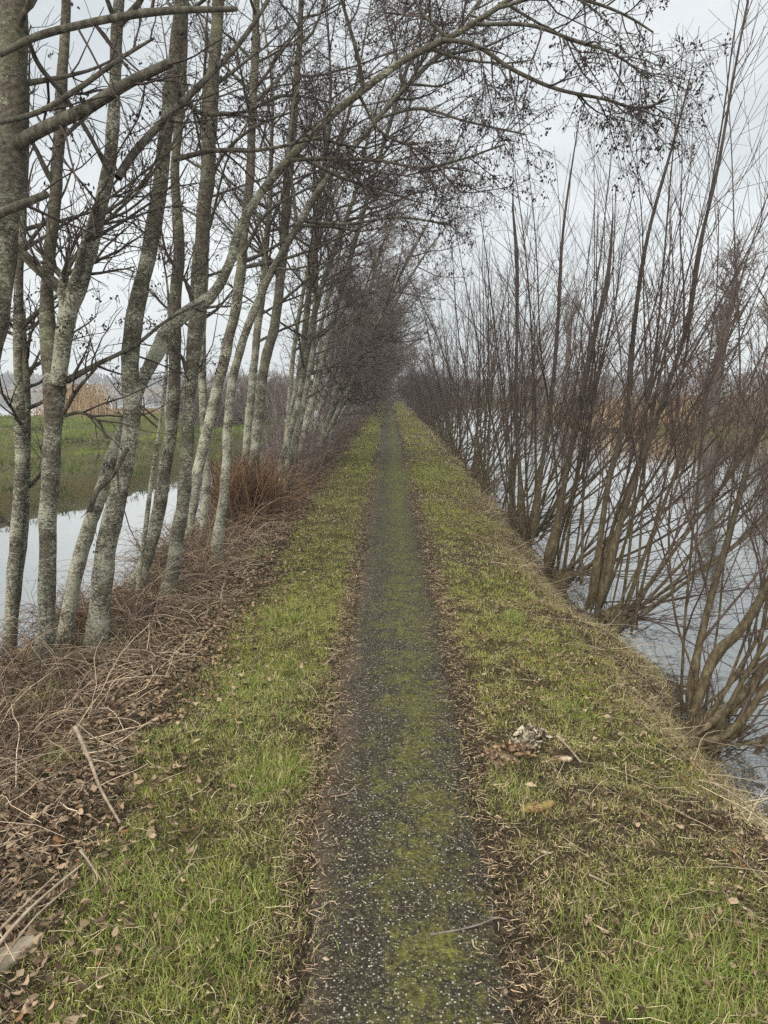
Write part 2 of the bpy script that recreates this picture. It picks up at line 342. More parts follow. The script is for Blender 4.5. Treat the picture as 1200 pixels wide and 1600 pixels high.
sheet(xs, ys, H, 'ground', M_SOIL, 'narrow grassy embankment between two waters', green)
# path strip with ragged edges
yp = np.concatenate([np.arange(-3, 1, .2), np.arange(1, 8, .03), np.arange(8, 30, .1), np.arange(30, 92, .5)]); u = np.linspace(-1, 1, 17)
hwL = .305 + .07 * (fbm(yp * 3.1, 2.2, 1, 4) - .5) * 2; hwR = .305 + .06 * (fbm(yp * 3.1, 7.2, 1, 4) - .5) * 2
cx = PX + .03 * (fbm(yp * .25, 5.5, 3) - .5)
X = cx[:, None] + np.where(u < 0, u * hwL[:, None], u * hwR[:, None]); Y = np.repeat(yp[:, None], 17, 1)
Zp = .010 + .012 * (1 - u[None] ** 2) + .006 * (fbm(X * 8, Y * 8, 2) - .5) - .022 * (np.abs(u[None]) ** 8)
i = (np.arange(len(yp) - 1)[:, None] * 17 + np.arange(16)[None]).ravel(); mb = MB(); mb.add(np.stack([X, Y, Zp], -1).reshape(-1, 3), np.stack([i, i + 1, i + 18, i + 17], -1))
tag(mb.build('path', M_PATH), 'straight narrow mossy asphalt path down the middle', kind='structure')
# lake bed + water sheets
def flat(name, pts, z, mt, label=None):
    mb = MB(); mb.add([(x, y, z) for x, y in pts], [list(range(len(pts)))]); return tag(mb.build(name, mt, smooth=False), label, kind='structure')
flat('lake_bed', [(-3000, -300), (3000, -300), (3000, 4000), (-3000, 4000)], -1.6, M_BED)
flat('lake_water', [(-2990, -290), (-40, -290), (-40, 95), (60, 95), (60, -290), (2990, -290), (2990, 3990), (-2990, 3990)], WZ, M_WF, 'wide pale lake reaching to the far shore')
flat('channel_water', [(-40, -290), (0, -290), (0, 95), (-40, 95)], WZ + .001, M_WL, 'calm bright channel left of the embankment')
flat('pond_water', [(0, -290), (60, -290), (60, 95), (0, 95)], WZ + .001, M_WR, 'rippled dark water right of the embankment')
# closing land at the end of the embankment, the left meadow island and the right bank
def blob_land(name, poly, top, label, n=70, edge=.7, mt=None, g=.9):
    poly = np.array(poly, float); x0, y0 = poly.min(0) - 2; x1, y1 = poly.max(0) + 2
    xs = np.linspace(x0, x1, n); ys = np.linspace(y0, y1, int(n * 1.6)); X, Y = np.meshgrid(xs, ys)
    A = poly; B = np.roll(poly, -1, 0); D = np.full(X.shape, 1e9); ins = np.zeros(X.shape, bool)
    for (ax, ay), (bx, by) in zip(A, B):
        dx, dy = bx - ax, by - ay; tt = np.clip(((X - ax) * dx + (Y - ay) * dy) / (dx * dx + dy * dy), 0, 1)
        D = np.minimum(D, np.hypot(X - ax - tt * dx, Y - ay - tt * dy))
        c = ((ay > Y) != (by > Y)) & (X < dx * (Y - ay) / (dy if abs(dy) > 1e-9 else 1e-9) + ax); ins ^= c
    sdist = np.where(ins, D, -D) + .8 * (fbm(X * .6, Y * .6, 1) - .5)
    Z = -1.3 + (top + 1.3) * ss(-edge, edge, sdist) + .18 * (fbm(X * .8, Y * .8, 5) - .5) * ss(0, 1, sdist)
    V = np.stack([X, Y, Z], -1).reshape(-1, 3); nx, ny = len(xs), len(ys); i = (np.arange(ny - 1)[:, None] * nx + np.arange(nx - 1)[None]).ravel()
    mb = MB(); c = np.full((len(V), 3), g); mb.add(V, np.stack([i, i + 1, i + nx + 1, i + nx], -1), c); o = mb.build(name, mt or M_SOIL); tag(o, label, kind='structure')
    def sampler(k, rng, dmin=0.1):
        pick = rng.choice(np.flatnonzero((sdist > dmin).ravel()), k); dx, dy = xs[1] - xs[0], ys[1] - ys[0]
        p = V[pick].copy(); p[:, 0] += (rng.random(k) - .5) * dx; p[:, 1] += (rng.random(k) - .5) * dy; return p
    return sampler
isl = blob_land('meadow_island', [(-60, 8.0), (-30, 8.5), (-9, 9.6), (-6.2, 12), (-5.3, 15), (-4.8, 20), (-5, 30), (-6, 46), (-9, 56), (-15, 55), (-20, 48), (-30, 43), (-50, 44), (-70, 40)], -.12, 'low green meadow beyond the left channel', 130)
rbank = blob_land('far_bank', [(11, 37), (13, 33.4), (18, 33.8), (40, 32), (70, 40), (70, 90), (14, 90), (10, 60), (9, 44)], -.15, 'far grassy bank across the right water', 80)
blob_land('end_of_embankment', [(-14, 84), (14, 84), (24, 120), (-24, 120)], .05, 'land closing the far end of the embankment', 40)
far1 = blob_land('far_shore', [(-420, 330), (-150, 345), (60, 350), (330, 340), (420, 420), (-420, 430)], .6, 'distant brown lake shore', 60, 4, g=.1)

# ------------------------------------------------------------------ grass, litter
def blades(C, h, wd, lean, col, rng, curl=.5):
    n = len(C); a = rng.random(n) * 6.283; dx = np.stack([np.cos(a), np.sin(a), np.zeros(n)], -1); s = np.stack([-np.sin(a), np.cos(a), np.zeros(n)], -1)
    a2 = rng.random(n) * 6.283; dr = np.stack([np.cos(a2), np.sin(a2), np.zeros(n)], -1)
    h = h[:, None]; wd = wd[:, None]; ln = lean[:, None]
    up = np.array([0, 0, 1.]); p1 = C + h * .5 * (up * np.cos(ln * .6) + dr * np.sin(ln * .6)); p2 = p1 + h * .5 * (up * np.cos(ln * (1 + curl)) + dr * np.sin(ln * (1 + curl)))
    V = np.stack([C - s * wd, C + s * wd, p1 + s * wd * .8, p1 - s * wd * .8, p2], 1)
    b = np.arange(n)[:, None] * 5
    return V.reshape(-1, 3), b + np.array([[0, 1, 2, 3]]), b + np.array([[3, 2, 4]]), np.repeat(col, 5, 0)
def add_blades(mb, *a, **k):
    V, q, tr, c = blades(*a, **k); mb.add(V, q, c); base = mb.n - len(V)
    mb.f.append(tr + base); mb.v.append(np.zeros((0, 3), np.float32)); mb.c.append(np.zeros((0, 3), np.float32)); mb.m.append(0)
def lerp(a, b, t): return np.asarray(a) * (1 - t[:, None]) + np.asarray(b) * t[:, None]
mb = MB()
for (y0, y1, dens, hh, ww) in ((1.3, 3.2, 24000, .030, .0012), (3.2, 6, 13000, .034, .0017), (6, 11, 4200, .040, .0028), (11, 20, 900, .05, .005), (20, 40, 330, .06, .010), (40, 85, 120, .07, .020)):
    n = int((y1 - y0) * 3.6 * dens); x = RG.uniform(-1.75, 1.95, n); y = RG.uniform(y0, y1, n)
    g = green(x, y); z = H(x, y); keep = (np.abs(x - PX) > .27 + .07 * RG.random(n)) & (z > WZ + .03)
    keep &= RG.random(n) < np.where(x < -1.05, .22, np.clip(.5 + g, 0, 1)) * np.clip((fbm(x * 13, y * 13, 6, 3) - .32) * 4, .10, 1)
    x, y, g, z = x[keep], y[keep], g[keep], z[keep]; n = len(x)
    tuft = fbm(x * 11, y * 11, 9, 2)
    isg = RG.random(n) < np.clip(g * .74 + .05, 0, .70)
    k = RG.random(n); gr = lerp((.09, .12, .022), (.42, .45, .12), k); st = lerp((.13, .09, .045), (.80, .66, .38), RG.random(n) ** 1.6)
    yel = np.clip(fbm(x * 1.2, y * .6, 11) * 2 - .5, 0, 1) * np.where(x > 0, .8, .45); gr = lerp(gr, np.array([.24, .23, .07]), yel) if False else gr * (1 - yel[:, None] * .6) + np.array([.46, .42, .11]) * yel[:, None] * .6
    c = np.where(isg[:, None], gr, st)
    h = hh * (.4 + 2.0 * np.clip(tuft - .15, 0, 1) * RG.random(n) + .5 * RG.random(n)) * np.where(isg, 1.0, .95) * (1 + .4 * (RG.random(n) < .04))
    lean = np.where(isg, RG.uniform(.2, 1.25, n), RG.uniform(.9, 1.6, n))
    add_blades(mb, np.stack([x, y, z - .004], -1), h, ww * (.7 + .6 * RG.random(n)), lean, c, RG)
# longer pale tussock grass on the right shoulder of the bank
n = 15000; y = 2.6 + 20 * RG.random(n) ** 1.5; x = shore_r(y) - .02 - .30 * np.abs(RG.normal(size=n)) * .8; z = H(x, y); k = (z > WZ) & (fbm(x * 3, y * 3, 15) > .46)
x, y, z = x[k], y[k], z[k]; n = len(x)
add_blades(mb, np.stack([x, y, z], -1), RG.uniform(.06, .17, n), np.full(n, .0017), RG.uniform(.7, 1.5, n), lerp((.22, .20, .08), (.50, .42, .25), RG.random(n)), RG)
# fresh green tufts
for (px, py, rr, nn, hh) in ((400, 1080, .30, 3200, .045), (370, 1140, .2, 1200, .04), (300, 1480, .30, 2600, .055), (800, 965, .07, 450, .06), (890, 1105, .14, 700, .05), (1130, 1530, .28, 2600, .065), (1020, 1560, .2, 1200, .055), (450, 970, .3, 2600, .04), (660, 745, 1.2, 4000, .07), (800, 1240, .14, 600, .045), (430, 1210, .15, 1400, .05), (60, 1075, .07, 500, .16), (165, 1010, .10, 500, .12), (250, 1175, .12, 500, .06), (180, 1400, .14, 700, .06), (375, 870, .25, 1800, .06), (90, 1185, .08, 300, .10), (310, 940, .2, 700, .05)):
    g0 = gnd(px, py); p = RG.normal(size=(nn, 2)) * rr * .6 * np.array([1, 1.3]) + g0[:2]; z = H(p[:, 0], p[:, 1]); k = z > WZ; p, z = p[k], z[k]; n = len(p)
    add_blades(mb, np.stack([p[:, 0], p[:, 1], z], -1), hh * RG.uniform(.5, 1.4, n), np.full(n, .0013 + .0004 * g0[1] / 4), RG.uniform(.2, 1.1, n), np.where(RG.random((n, 1)) < .22, lerp((.30, .22, .11), (.70, .58, .34), RG.random(n)), lerp((.10, .145, .028), (.34, .40, .10), RG.random(n))), RG)
tag(mb.build('grass', M_BLADE, smooth=False), 'short winter grass, green and straw coloured, on both verges', 'grass', kind='stuff')
# meadow grass on the island and far bank
mb = MB()
p = isl(330000, RG, -.45); p = p[(p[:, 1] < 50) & (p[:, 0] > -34) & (fbm(p[:, 0] * 2.2, p[:, 1] * 2.2, 3, 3) > RG.uniform(.35, .60, len(p)))]; n = len(p); d = p[:, 1]
tus = fbm(p[:, 0] * 1.5, p[:, 1] * 1.5, 2, 3); gg = fbm(p[:, 0] * .5, p[:, 1] * .5, 22)
c = lerp((.03, .048, .012), (.18, .235, .045), np.clip(RG.random(n) * .45 + (gg - .5) * 2.6 + .35, 0, 1)); br = RG.random(n) < np.clip((d - 35) / 30, .05, .5); c[br] = (.26, .20, .11)
add_blades(mb, p, (.06 + .55 * np.clip(tus - .3, 0, 1) * RG.random(n)), .004 + .00022 * d, RG.uniform(.2, 1.3, n), c, RG)
tag(mb.build('meadow_grass', M_BLADE, smooth=False), 'rough dark green grass covering the island meadow', 'grass', kind='stuff')
mb = MB(); p = rbank(16000, RG); n = len(p); br = RG.random(n) < .55; c = lerp((.08, .14, .03), (.16, .22, .06), RG.random(n)); c[br] = (.34, .22, .11)
add_blades(mb, p, RG.uniform(.2, .6, n), np.full(n, .012), RG.uniform(.2, 1.2, n), c, RG)
tag(mb.build('bank_grass', M_BLADE, smooth=False), 'mixed green and rusty grass on the far right bank', 'grass', kind='stuff')
# reeds
def reeds(name, pts, hmin, hmax, wd, label, rng, tint=1.0):
    n = len(pts); mb = MB(); c = lerp((.34, .22, .12), (.58, .44, .27), rng.random(n)) * tint; h = rng.uniform(hmin, hmax, n)
    add_blades(mb, pts, h, np.full(n, wd), rng.uniform(.03, .22, n), c, rng)
    m2 = rng.random(n) < .5; q = pts[m2] + np.stack([rng.normal(size=m2.sum()) * .05, rng.normal(size=m2.sum()) * .05, h[m2] * .97], -1)
    V, f = blobs(q, wd * 2.2, .11, .35, rng); mb.add(V, f, np.repeat(c[m2] * .75, 5, 0)); return tag(mb.build(name, M_BLADE, smooth=False), label, 'reeds', kind='stuff')
def band(a, b, w, n, z, rng):
    t_ = rng.random(n); p = np.asarray(a)[None] * (1 - t_[:, None]) + np.asarray(b)[None] * t_[:, None] + rng.normal(size=(n, 2)) * w; return np.concatenate([p, np.full((n, 1), z)], 1)
reeds('reed_bed', np.concatenate([band((-20.5, 47), (-17.2, 46), .45, 1300, -.35, RG)]), 1.1, 2.2, .022, 'tall straw-coloured reeds on the lake side of the meadow', RG)
reeds('low_reeds', np.concatenate([band((-21, 48.5), (-9, 55), .8, 2600, -.35, RG), band((-32, 42), (-21, 46), .6, 260, -.35, RG)]), .25, .6, .02, 'low dry reeds fringing the meadow', RG)
reeds('rusty_reeds', np.concatenate([band((11.5, 38), (20, 37.5), 1.0, 2300, -.3, RG), band((20, 37.5), (34, 36), 1.0, 2200, -.3, RG)]), .7, 1.5, .024, 'rusty reeds standing on the far right bank', RG, .9)

# dead leaves (curled little sheets)
def leaves(C, size, rng, cols):
    n = len(C); u = np.array([-1, -.5, 0, .5, 1.]); hw = np.array([.12, .85, 1, .7, .05]) * .55
    a = rng.random(n) * 6.283; ax = nrm(np.stack([np.cos(a), np.sin(a), rng.normal(size=n) * .35], -1)); nn = nrm(np.stack([rng.normal(size=n) * .45, rng.normal(size=n) * .45, np.ones(n)], -1)); si = nrm(np.cross(nn, ax)); nn = np.cross(ax, si)
    asp = rng.uniform(.45, 1.5, n)[:, None]; curl = rng.uniform(-1.3, 1.5, n)[:, None]; bend = rng.uniform(-.9, 1.0, n)[:, None]; s = size[:, None, None]
    rows = []
    for k, (uu, h_) in enumerate(zip(u, hw)):
        c = C + (ax * uu + nn * bend * (uu * uu)) * size[:, None]
        for sg in (-1, 0, 1): rows.append(c + (si * sg * h_ * asp * (1 - .25 * np.abs(curl)) + ax * rng.normal(size=(n, 1)) * .12 * abs(sg) + nn * curl * h_ * abs(sg) * .8) * size[:, None])
    V = np.stack(rows, 1); V[:, :, 2] = np.maximum(V[:, :, 2], (C[:, 2] - .004)[:, None]); b = np.arange(n)[:, None] * 15
    q = np.concatenate([b + np.array([[3 * k + j, 3 * k + j + 1, 3 * k + j + 4, 3 * k + j + 3]]) for k in range(4) for j in (0, 1)])
    return V.reshape(-1, 3), q, np.repeat(cols, 15, 0)
def scatter_leaves(mb, x, y, smin, smax, pale=.5, zoff=.008):
    z = H(x, y) + zoff + .012 * RG.random(len(x)); k = z > WZ + .02; x, y, z = x[k], y[k], z[k]; n = len(x)
    c = lerp((.035, .02, .012), (.44, .32, .21), np.clip(RG.random(n) ** 1.7 * (.6 + pale), 0, 1)); red = RG.random(n) < .05; c[red] = (.22, .11, .055)
    V, q, cc = leaves(np.stack([x, y, z], -1), RG.uniform(smin, smax, n) * .8, RG, c); mb.add(V, q, cc)
mb = MB()
n = 24000; y = 1.2 + 9 * RG.random(n) ** 1.3; x = -1.15 - .55 * np.abs(RG.normal(size=n)) + .25 * RG.normal(size=n); scatter_leaves(mb, x, y, .010, .028, .3, .02)
n = 15000; y = 1.4 + 12 * RG.random(n) ** 1.4; x = RG.uniform(.45, 1.8, n); k = fbm(x * 2.5, y * 2.5, 31) + .22 * (x - 1.2) + .2 * (RG.random(n) - .5) > .50; scatter_leaves(mb, x[k], y[k], .006, .02, .3, .014)
n = 9000; y = 1.6 + 8 * RG.random(n) ** 1.2; x = -1.35 - .5 * np.abs(RG.normal(size=n)); scatter_leaves(mb, x, y, .010, .026, .2, .05)
n = 110; y = 1.3 + 3.5 * RG.random(n) ** 1.3; x = RG.uniform(.5, 1.8, n); scatter_leaves(mb, x, y, .016, .030, .35, .03)
n = 1300; y = 1.4 + 10 * RG.random(n) ** 1.4; x = RG.uniform(-1.2, -.3, n); scatter_leaves(mb, x, y, .006, .016, .4, .014)
n = 420; y = 1.2 + 8 * RG.random(n); x = PX + RG.uniform(-.3, .3, n); scatter_leaves(mb, x, y, .006, .013, .3, .022)
tag(mb.build('leaf_litter', M_LEAF, smooth=False), 'curled brown dead leaves strewn over both banks', 'leaf litter', kind='stuff')
# crumbs and bark mulch along path edges + straw + twigs lying about
mb = MB()
def sticks(mb, x, y, z, L_, r, rng, flat=.12, wig=.22, K=5, cols=((.20, .13, .085), (.50, .40, .28)), sdd=3, arch=0.0, dirx=None):
    n = len(x); a = rng.random(n) * 6.283 if dirx is None else dirx + rng.normal(size=n) * .5
    d = nrm(np.stack([np.cos(a), np.sin(a), flat * rng.normal(size=n) + arch * rng.random(n)], -1)); P = np.empty((n, K, 3)); P[:, 0] = np.stack([x, y, z], -1); st = (L_ / (K - 1))[:, None]
    for k in range(1, K):
        P[:, k] = P[:, k - 1] + d * st; d = nrm(d + wig * rng.normal(size=(n, 3)) * [1, 1, .6] + np.array([0, 0, -arch * .14]))
    g = H(P[..., 0], P[..., 1]); P[..., 2] = np.maximum(P[..., 2], np.maximum(g + .004, WZ - .02))
    R = r[:, None] * np.linspace(1, .45, K)[None]; V, q = tube(P, R, sdd); c = lerp(np.array(cols[0]) * .4, np.array(cols[1]) * 1.15, rng.random(n) ** 2.4); mb.add(V, q, np.repeat(c, K * sdd, 0))
n = 14000; sgn = np.where(RG.random(n) < .5, -1, 1); y = 1.2 + 16 * RG.random(n) ** 1.5; x = PX + sgn * (.33 + .06 * RG.normal(size=n)); z = np.maximum(H(x, y), .012) + .008
sticks(mb, x, y, z, RG.uniform(.01, .045, n), RG.uniform(.0008, .0022, n), RG, cols=((.10, .065, .04), (.52, .38, .25)))
n = 9000; y = 1.2 + 14 * RG.random(n) ** 1.5; x = np.where(RG.random(n) < .5, RG.uniform(-1.2, -.3, n), RG.uniform(.4, 1.8, n)); z = H(x, y) + .02
sticks(mb, x, y, z, RG.uniform(.03, .12, n), np.full(n, .0011), RG, cols=((.24, .18, .10), (.60, .50, .32)), flat=.2)
n = 260; y = 1.2 + 6 * RG.random(n); x = PX + RG.uniform(-.3, .3, n); sticks(mb, x, y, np.full(n, .024), RG.uniform(.01, .05, n), np.full(n, .0012), RG)
tag(mb.build('straw_litter', M_DRY), 'dry straw and bark crumbs along the path edges', 'litter', kind='stuff')
# tangle of dead bramble stems on the left bank
mb = MB()
n = 2600; y = 2.6 + 10 * RG.random(n) ** 1.2; x = -1.75 - .42 * np.abs(RG.normal(size=n)); z = H(x, y); k_ = fbm(x * 1.3, y * 1.3, 40) > .44; x, y, z = x[k_], y[k_], z[k_]; n = len(x)
sticks(mb, x, y, z, RG.uniform(.35, 1.1, n), RG.uniform(.0014, .0028, n), RG, cols=((.10, .065, .045), (.36, .27, .19)), flat=.3, wig=.2, K=9, arch=2.6)
n = 4200; y = 1.3 + 10 * RG.random(n) ** 1.25; x = -1.15 - .5 * np.abs(RG.normal(size=n)); z = H(x, y) + .02 + .10 * RG.random(n) * np.clip(-x - .9, 0, 1)
sticks(mb, x, y, z, RG.uniform(.05, .28, n), RG.uniform(.0011, .0034, n), RG, cols=((.16, .115, .075), (.55, .44, .31)), flat=.35, wig=.2, K=6)
n = 1500; y = 1.5 + 9 * RG.random(n) ** 1.3; x = -1.5 - .4 * np.abs(RG.normal(size=n)); z = H(x, y)
sticks(mb, x, y, z, RG.uniform(.2, .75, n), RG.uniform(.0014, .0030, n), RG, cols=((.17, .11, .075), (.56, .44, .31)), flat=.3, wig=.16, K=9, arch=1.2)
n = 1300; y = 2.2 + 9 * RG.random(n) ** 1.3; x = -1.6 - .35 * np.abs(RG.normal(size=n)); z = H(x, y)
sticks(mb, x, y, z, RG.uniform(.3, .9, n), RG.uniform(.0015, .003, n), RG, cols=((.16, .10, .075), (.45, .34, .25)), flat=.2, wig=.14, K=7, arch=2.2)
n = 3600; y = 9 + 60 * RG.random(n) ** 1.4; x = -1.45 - .35 * np.abs(RG.normal(size=n)); z = H(x, y)
sticks(mb, x, y, z, RG.uniform(.3, 1.0, n), RG.uniform(.002, .005, n), RG, cols=((.11, .07, .05), (.36, .26, .18)), flat=.2, wig=.2, K=6, arch=2.2)
tag(mb.build('bramble_tangle', M_DRY), 'tangle of dead brown bramble stems on the left bank', 'undergrowth', kind='stuff')
mb = MB()
n = 1500; y = 2 + 10 * RG.random(n) ** 1.3; x = shore_r(y) - .05 - .25 * np.abs(RG.normal(size=n)); z = H(x, y) + .03
sticks(mb, x, y, z, RG.uniform(.1, .5, n), RG.uniform(.001, .002, n), RG, cols=((.2, .13, .08), (.55, .44, .30)), flat=.2, wig=.2, K=6)
n = 1500; y = 8 + 60 * RG.random(n); x = shore_r(y) - .1 - .2 * np.abs(RG.normal(size=n)); z = H(x, y)
sticks(mb, x, y, z, RG.uniform(.15, .5, n), RG.uniform(.002, .005, n), RG, cols=((.2, .13, .08), (.5, .38, .25)), flat=.3, wig=.2, K=5, arch=.8)
tag(mb.build('dry_stalks', M_DRY), 'dry pale stalks lying along the right water edge', 'undergrowth', kind='stuff')
# loose stone chips in the asphalt
mb = MB(); n = 5000; y = 1.25 + 6 * RG.random(n) ** 1.6; x = PX + RG.uniform(-.31, .31, n); s = RG.uniform(.0009, .0028, n)
V, f = blobs(np.stack([x, y, .0175 - .012 * ((x - PX) / .3) ** 2 + s * .1], -1), s, s * .5, .25, RG); k = RG.random(n) ** 3
mb.add(V, f, np.repeat(lerp((.14, .125, .10), (.60, .58, .50), k), 5, 0)); tag(mb.build('gravel', M_CHIP, smooth=False), 'pale stone chips set in the asphalt path', 'gravel', kind='stuff')

# ------------------------------------------------------------------ alders
def cones_on(mb, P, rng, ncone, ncat, big=1.0):
    ncone = min(ncone, int(len(P) * 1.3)); ncat = min(ncat, int(len(P) * .6))
    idx = rng.choice(rng.integers(0, len(P), max(3, ncone // 4)), ncone); c = P[idx, -1] + rng.normal(size=(ncone, 3)) * .016 + [0, 0, -.008]
    V, f = blobs(c, rng.uniform(.005, .0085, ncone) * big, rng.uniform(.009, .014, ncone) * big, .7, rng); mb.add(V, f)
    idx = rng.integers(0, len(P), ncat); c = P[idx, -1] + rng.normal(size=(ncat, 3)) * .012 + [0, 0, -.028]
    V, f = blobs(c, .0030 * big, rng.uniform(.022, .036, ncat) * big, .35, rng); mb.add(V, f)
def crown(parent, stems, rng, nl=22, ns=9, nt_=6, Ll=1.7, bias=(.5, 0, .2), t0=.3, twr=.0024, ncone=900, ncat=500, base=(0, 0, 0), extra=(), sub=8, big=1.0, tm=None):
    mb = MB(); tips = []
    for P, R in stems:
        a, ra = grow(P, R, nl, t0, .99, Ll, (35, 75), .05, .10, 9, .020, .004, rng, bias, .8, .5); V, q = tube(a, ra, 5); mb.add(V, q, mi=0)
        b_, rb = grow(a, ra, ns, .15, 1, Ll * .36, (30, 70), .03, .16, 6, .0065, twr, rng, (0, 0, .1), 1, .4); V, q = tube(b_, rb, 3); mb.add(V, q, mi=1)
        c, rc = grow(b_, rb, nt_, .1, 1, .20 * (1 + (Ll - 1.7) * .2), (25, 75), .0, .22, 4, .0034, twr * .8, rng, (0, 0, 0), 1, .3); V, q = tube(c, rc, 3); mb.add(V, q, mi=1); tips.append(c)
    for P, R, sub in extra:
        b_, rb = grow(P, R, sub * 2, .12, 1, .75, (30, 70), -.02, .15, 7, .008, twr, rng, (0, 0, -.1), 1, .4); V, q = tube(b_, rb, 3); mb.add(V, q, mi=1)
        b2, rb2 = grow(b_, rb, sub, .1, 1, .26, (30, 70), -.02, .2, 5, .004, twr, rng, (0, 0, 0), 1, .3); V, q = tube(b2, rb2, 3); mb.add(V, q, mi=1)
        c, rc = grow(b2, rb2, 3, .2, 1, .10, (25, 70), -.04, .25, 4, .0028, twr * .8, rng, (0, 0, -.2), 1, .2); V, q = tube(c, rc, 3); mb.add(V, q, mi=1); tips += [c]
    o = mb.build('crown', [M_LIMB, tm or M_TWIG], parent)
    if ncone:
        m2 = MB()
        for c in tips: cones_on(m2, c, rng, ncone // len(tips), ncat // len(tips), big)
        tag(m2.build('catkins', M_CONE, parent, smooth=False), kind='stuff')
    return o
def traced(pts, Y0, Y1=None):
    Y1 = Y0 if Y1 is None else Y1; n = len(pts); out = []
    for k, (px, py, wpx) in enumerate(pts):
        Yk = Y0 + (Y1 - Y0) * k / (n - 1); p = at(px, py, Yk); out.append([*p, wpx * Yk / F / 2])
    return np.array(out)
BASES = []
def near_alder(label, stems, limbs, seed, extend=3.0, nl=16, Ll=1.5, t0=.35, nc=(700, 400), base=None, ns=8, nt_=5, bias=(.4, 0, .1), subd=3, t0s=None):
    rng = np.random.default_rng(seed)
    tr = []
    for pts, Y0, Y1, ext in stems:
        a = traced(pts, Y0, Y1); a[:, 3] *= .81
        if ext:   # carry the stem on above the picture
            d = nrm(a[-1, :3] - a[-2, :3]); d = nrm(d + [0, 0, .3]); p = a[-1, :3].copy(); r = a[-1, 3]
            for k in range(4): p = p + d * ext / 4 + rng.normal(size=3) * .03; d = nrm(d + rng.normal(size=3) * .06); a = np.vstack([a, [*p, max(.006, r * (1 - .23 * (k + 1)))]])
        tr.append(a)
    for k_ in range(len(tr)):
        a = tr[k_]; gz = float(H(a[0, 0], a[0, 1]))
        if k_ == 0 or a[0, 2] < .35:
            if a[0, 2] > gz: d_ = a[0, :3] - a[1, :3]; d_ = d_ / abs(d_[2]) * (a[0, 2] - gz + .08); tr[k_] = np.vstack([[a[0, 0] + d_[0] * .6, a[0, 1], gz - .08, a[0, 3] * 1.05], a])
    b0 = tr[0][0, :3].copy(); g = float(H(b0[0], b0[1])); b0[2] = max(g, WZ) - .02
    root = empty('alder_tree', b0, label, 'tree', 'alders lining the left bank')
    BASES.extend([(float(a_[0, 0]), float(a_[0, 1])) for a_ in tr if a_[0, 2] < .4])
    st2 = []
    for a in tr:
        K = max(40, len(a) * 7); s = smooth_line(a, K); P = s[:, :3] - b0; ph_ = rng.uniform(0, 9, 4); wv = np.clip(P[:, 2:3] * 2, 0, 1) * s[:, 3:4] * .09; P = P + wv * np.stack([np.sin(P[:, 2] * 5.5 + ph_[0]) + .6 * np.sin(P[:, 2] * 13 + ph_[1]), np.sin(P[:, 2] * 4.1 + ph_[2]) , 0 * P[:, 2]], -1); R = np.maximum(s[:, 3], .004)
        R = R * (1 + .12 * np.exp(-np.maximum(P[:, 2], 0) / .12) * (P[:, 2] < .6) * (a[0, 3] > .02))
        mb = MB(); V, q = tube(P, R, 14, .22, seed); mb.add(V, q); mb.build('stem', M_ALD, root); st2.append((P, R))
    ex = []
    for lb in limbs:
        pts, Y0, Y1 = lb[:3]; a = traced(pts, Y0, Y1); K = len(a) * 14; s = smooth_line(a, K); P = s[:, :3] - b0; R = np.maximum(s[:, 3], .0025)
        e_ = P[-1] - P[-2]; P = np.vstack([P, P[-1] + e_ * .12, P[-1] + e_ * .16]); R = np.r_[R, R[-1] * .75, .0006]
        mb = MB(); V, q = tube(P, R * .88, 10, .035, seed + 3); mb.add(V, q); mb.build('limb', M_LIMB, root); ex.append((P, R, lb[3] if len(lb) > 3 else subd))
    st3 = [(P[int(len(P) * t0):], R[int(len(P) * t0):]) for (P, R), fr_ in zip(st2, t0s or [t0] * 9) for t0 in (fr_,) if R[0] > .012]
    crown(root, st3, rng, nl, ns, nt_, Ll, bias, .02, .0017, nc[0], nc[1], extra=ex)
    return root
near_alder('thick dark alder trunk cut off by the top left corner of the frame',
    [([(-110, 1150, 66), (-75, 900, 56), (-35, 620, 52), (0, 440, 50), (14, 300, 50), (20, 150, 50), (24, -20, 48)], 3.9, 3.8, 2.5)],
    [([(25, 225, 24), (60, 205, 22), (130, 172, 21), (200, 130, 18), (268, 97, 15)], 3.8, 3.6), ([(-30, 345, 17), (20, 325, 15), (72, 304, 13)], 3.8, 3.5),
     ([(0, 85, 10), (50, 60, 12), (130, 38, 12), (250, 18, 12), (370, 14, 8)], 3.7, 3.6), ([(0, 192, 8), (60, 175, 9), (120, 140, 9), (190, 90, 7), (240, 60, 4)], 3.7, 4.0),
     ([(40, 50, 7), (60, 100, 8), (100, 150, 8), (150, 230, 7), (180, 300, 4)], 3.7, 4.2)], 11, nl=11, Ll=1.2, t0=.45, nc=(340, 360), ns=6, nt_=3, subd=2)
near_alder('thin pair of pale lichen-flecked alder stems at the left edge',
    [([(12, 1030, 22), (24, 850, 21), (32, 700, 20), (28, 560, 18), (28, 470, 17), (34, 380, 14), (40, 280, 11), (38, 120, 9)], 5.0, 4.9, 1.5), ([(20, 1010, 16), (40, 800, 14), (42, 640, 13), (37, 520, 12), (36, 482, 9)], 5.05, 5.1, 0)],
    [([(32, 620, 5), (45, 605, 6), (62, 598, 5), (85, 560, 3)], 5, 5.2), ([(28, 520, 6), (10, 500, 6), (-20, 480, 4)], 5, 4.8)], 12, nl=11, Ll=.9, t0=.4, nc=(160, 160), ns=5, nt_=3, subd=2)
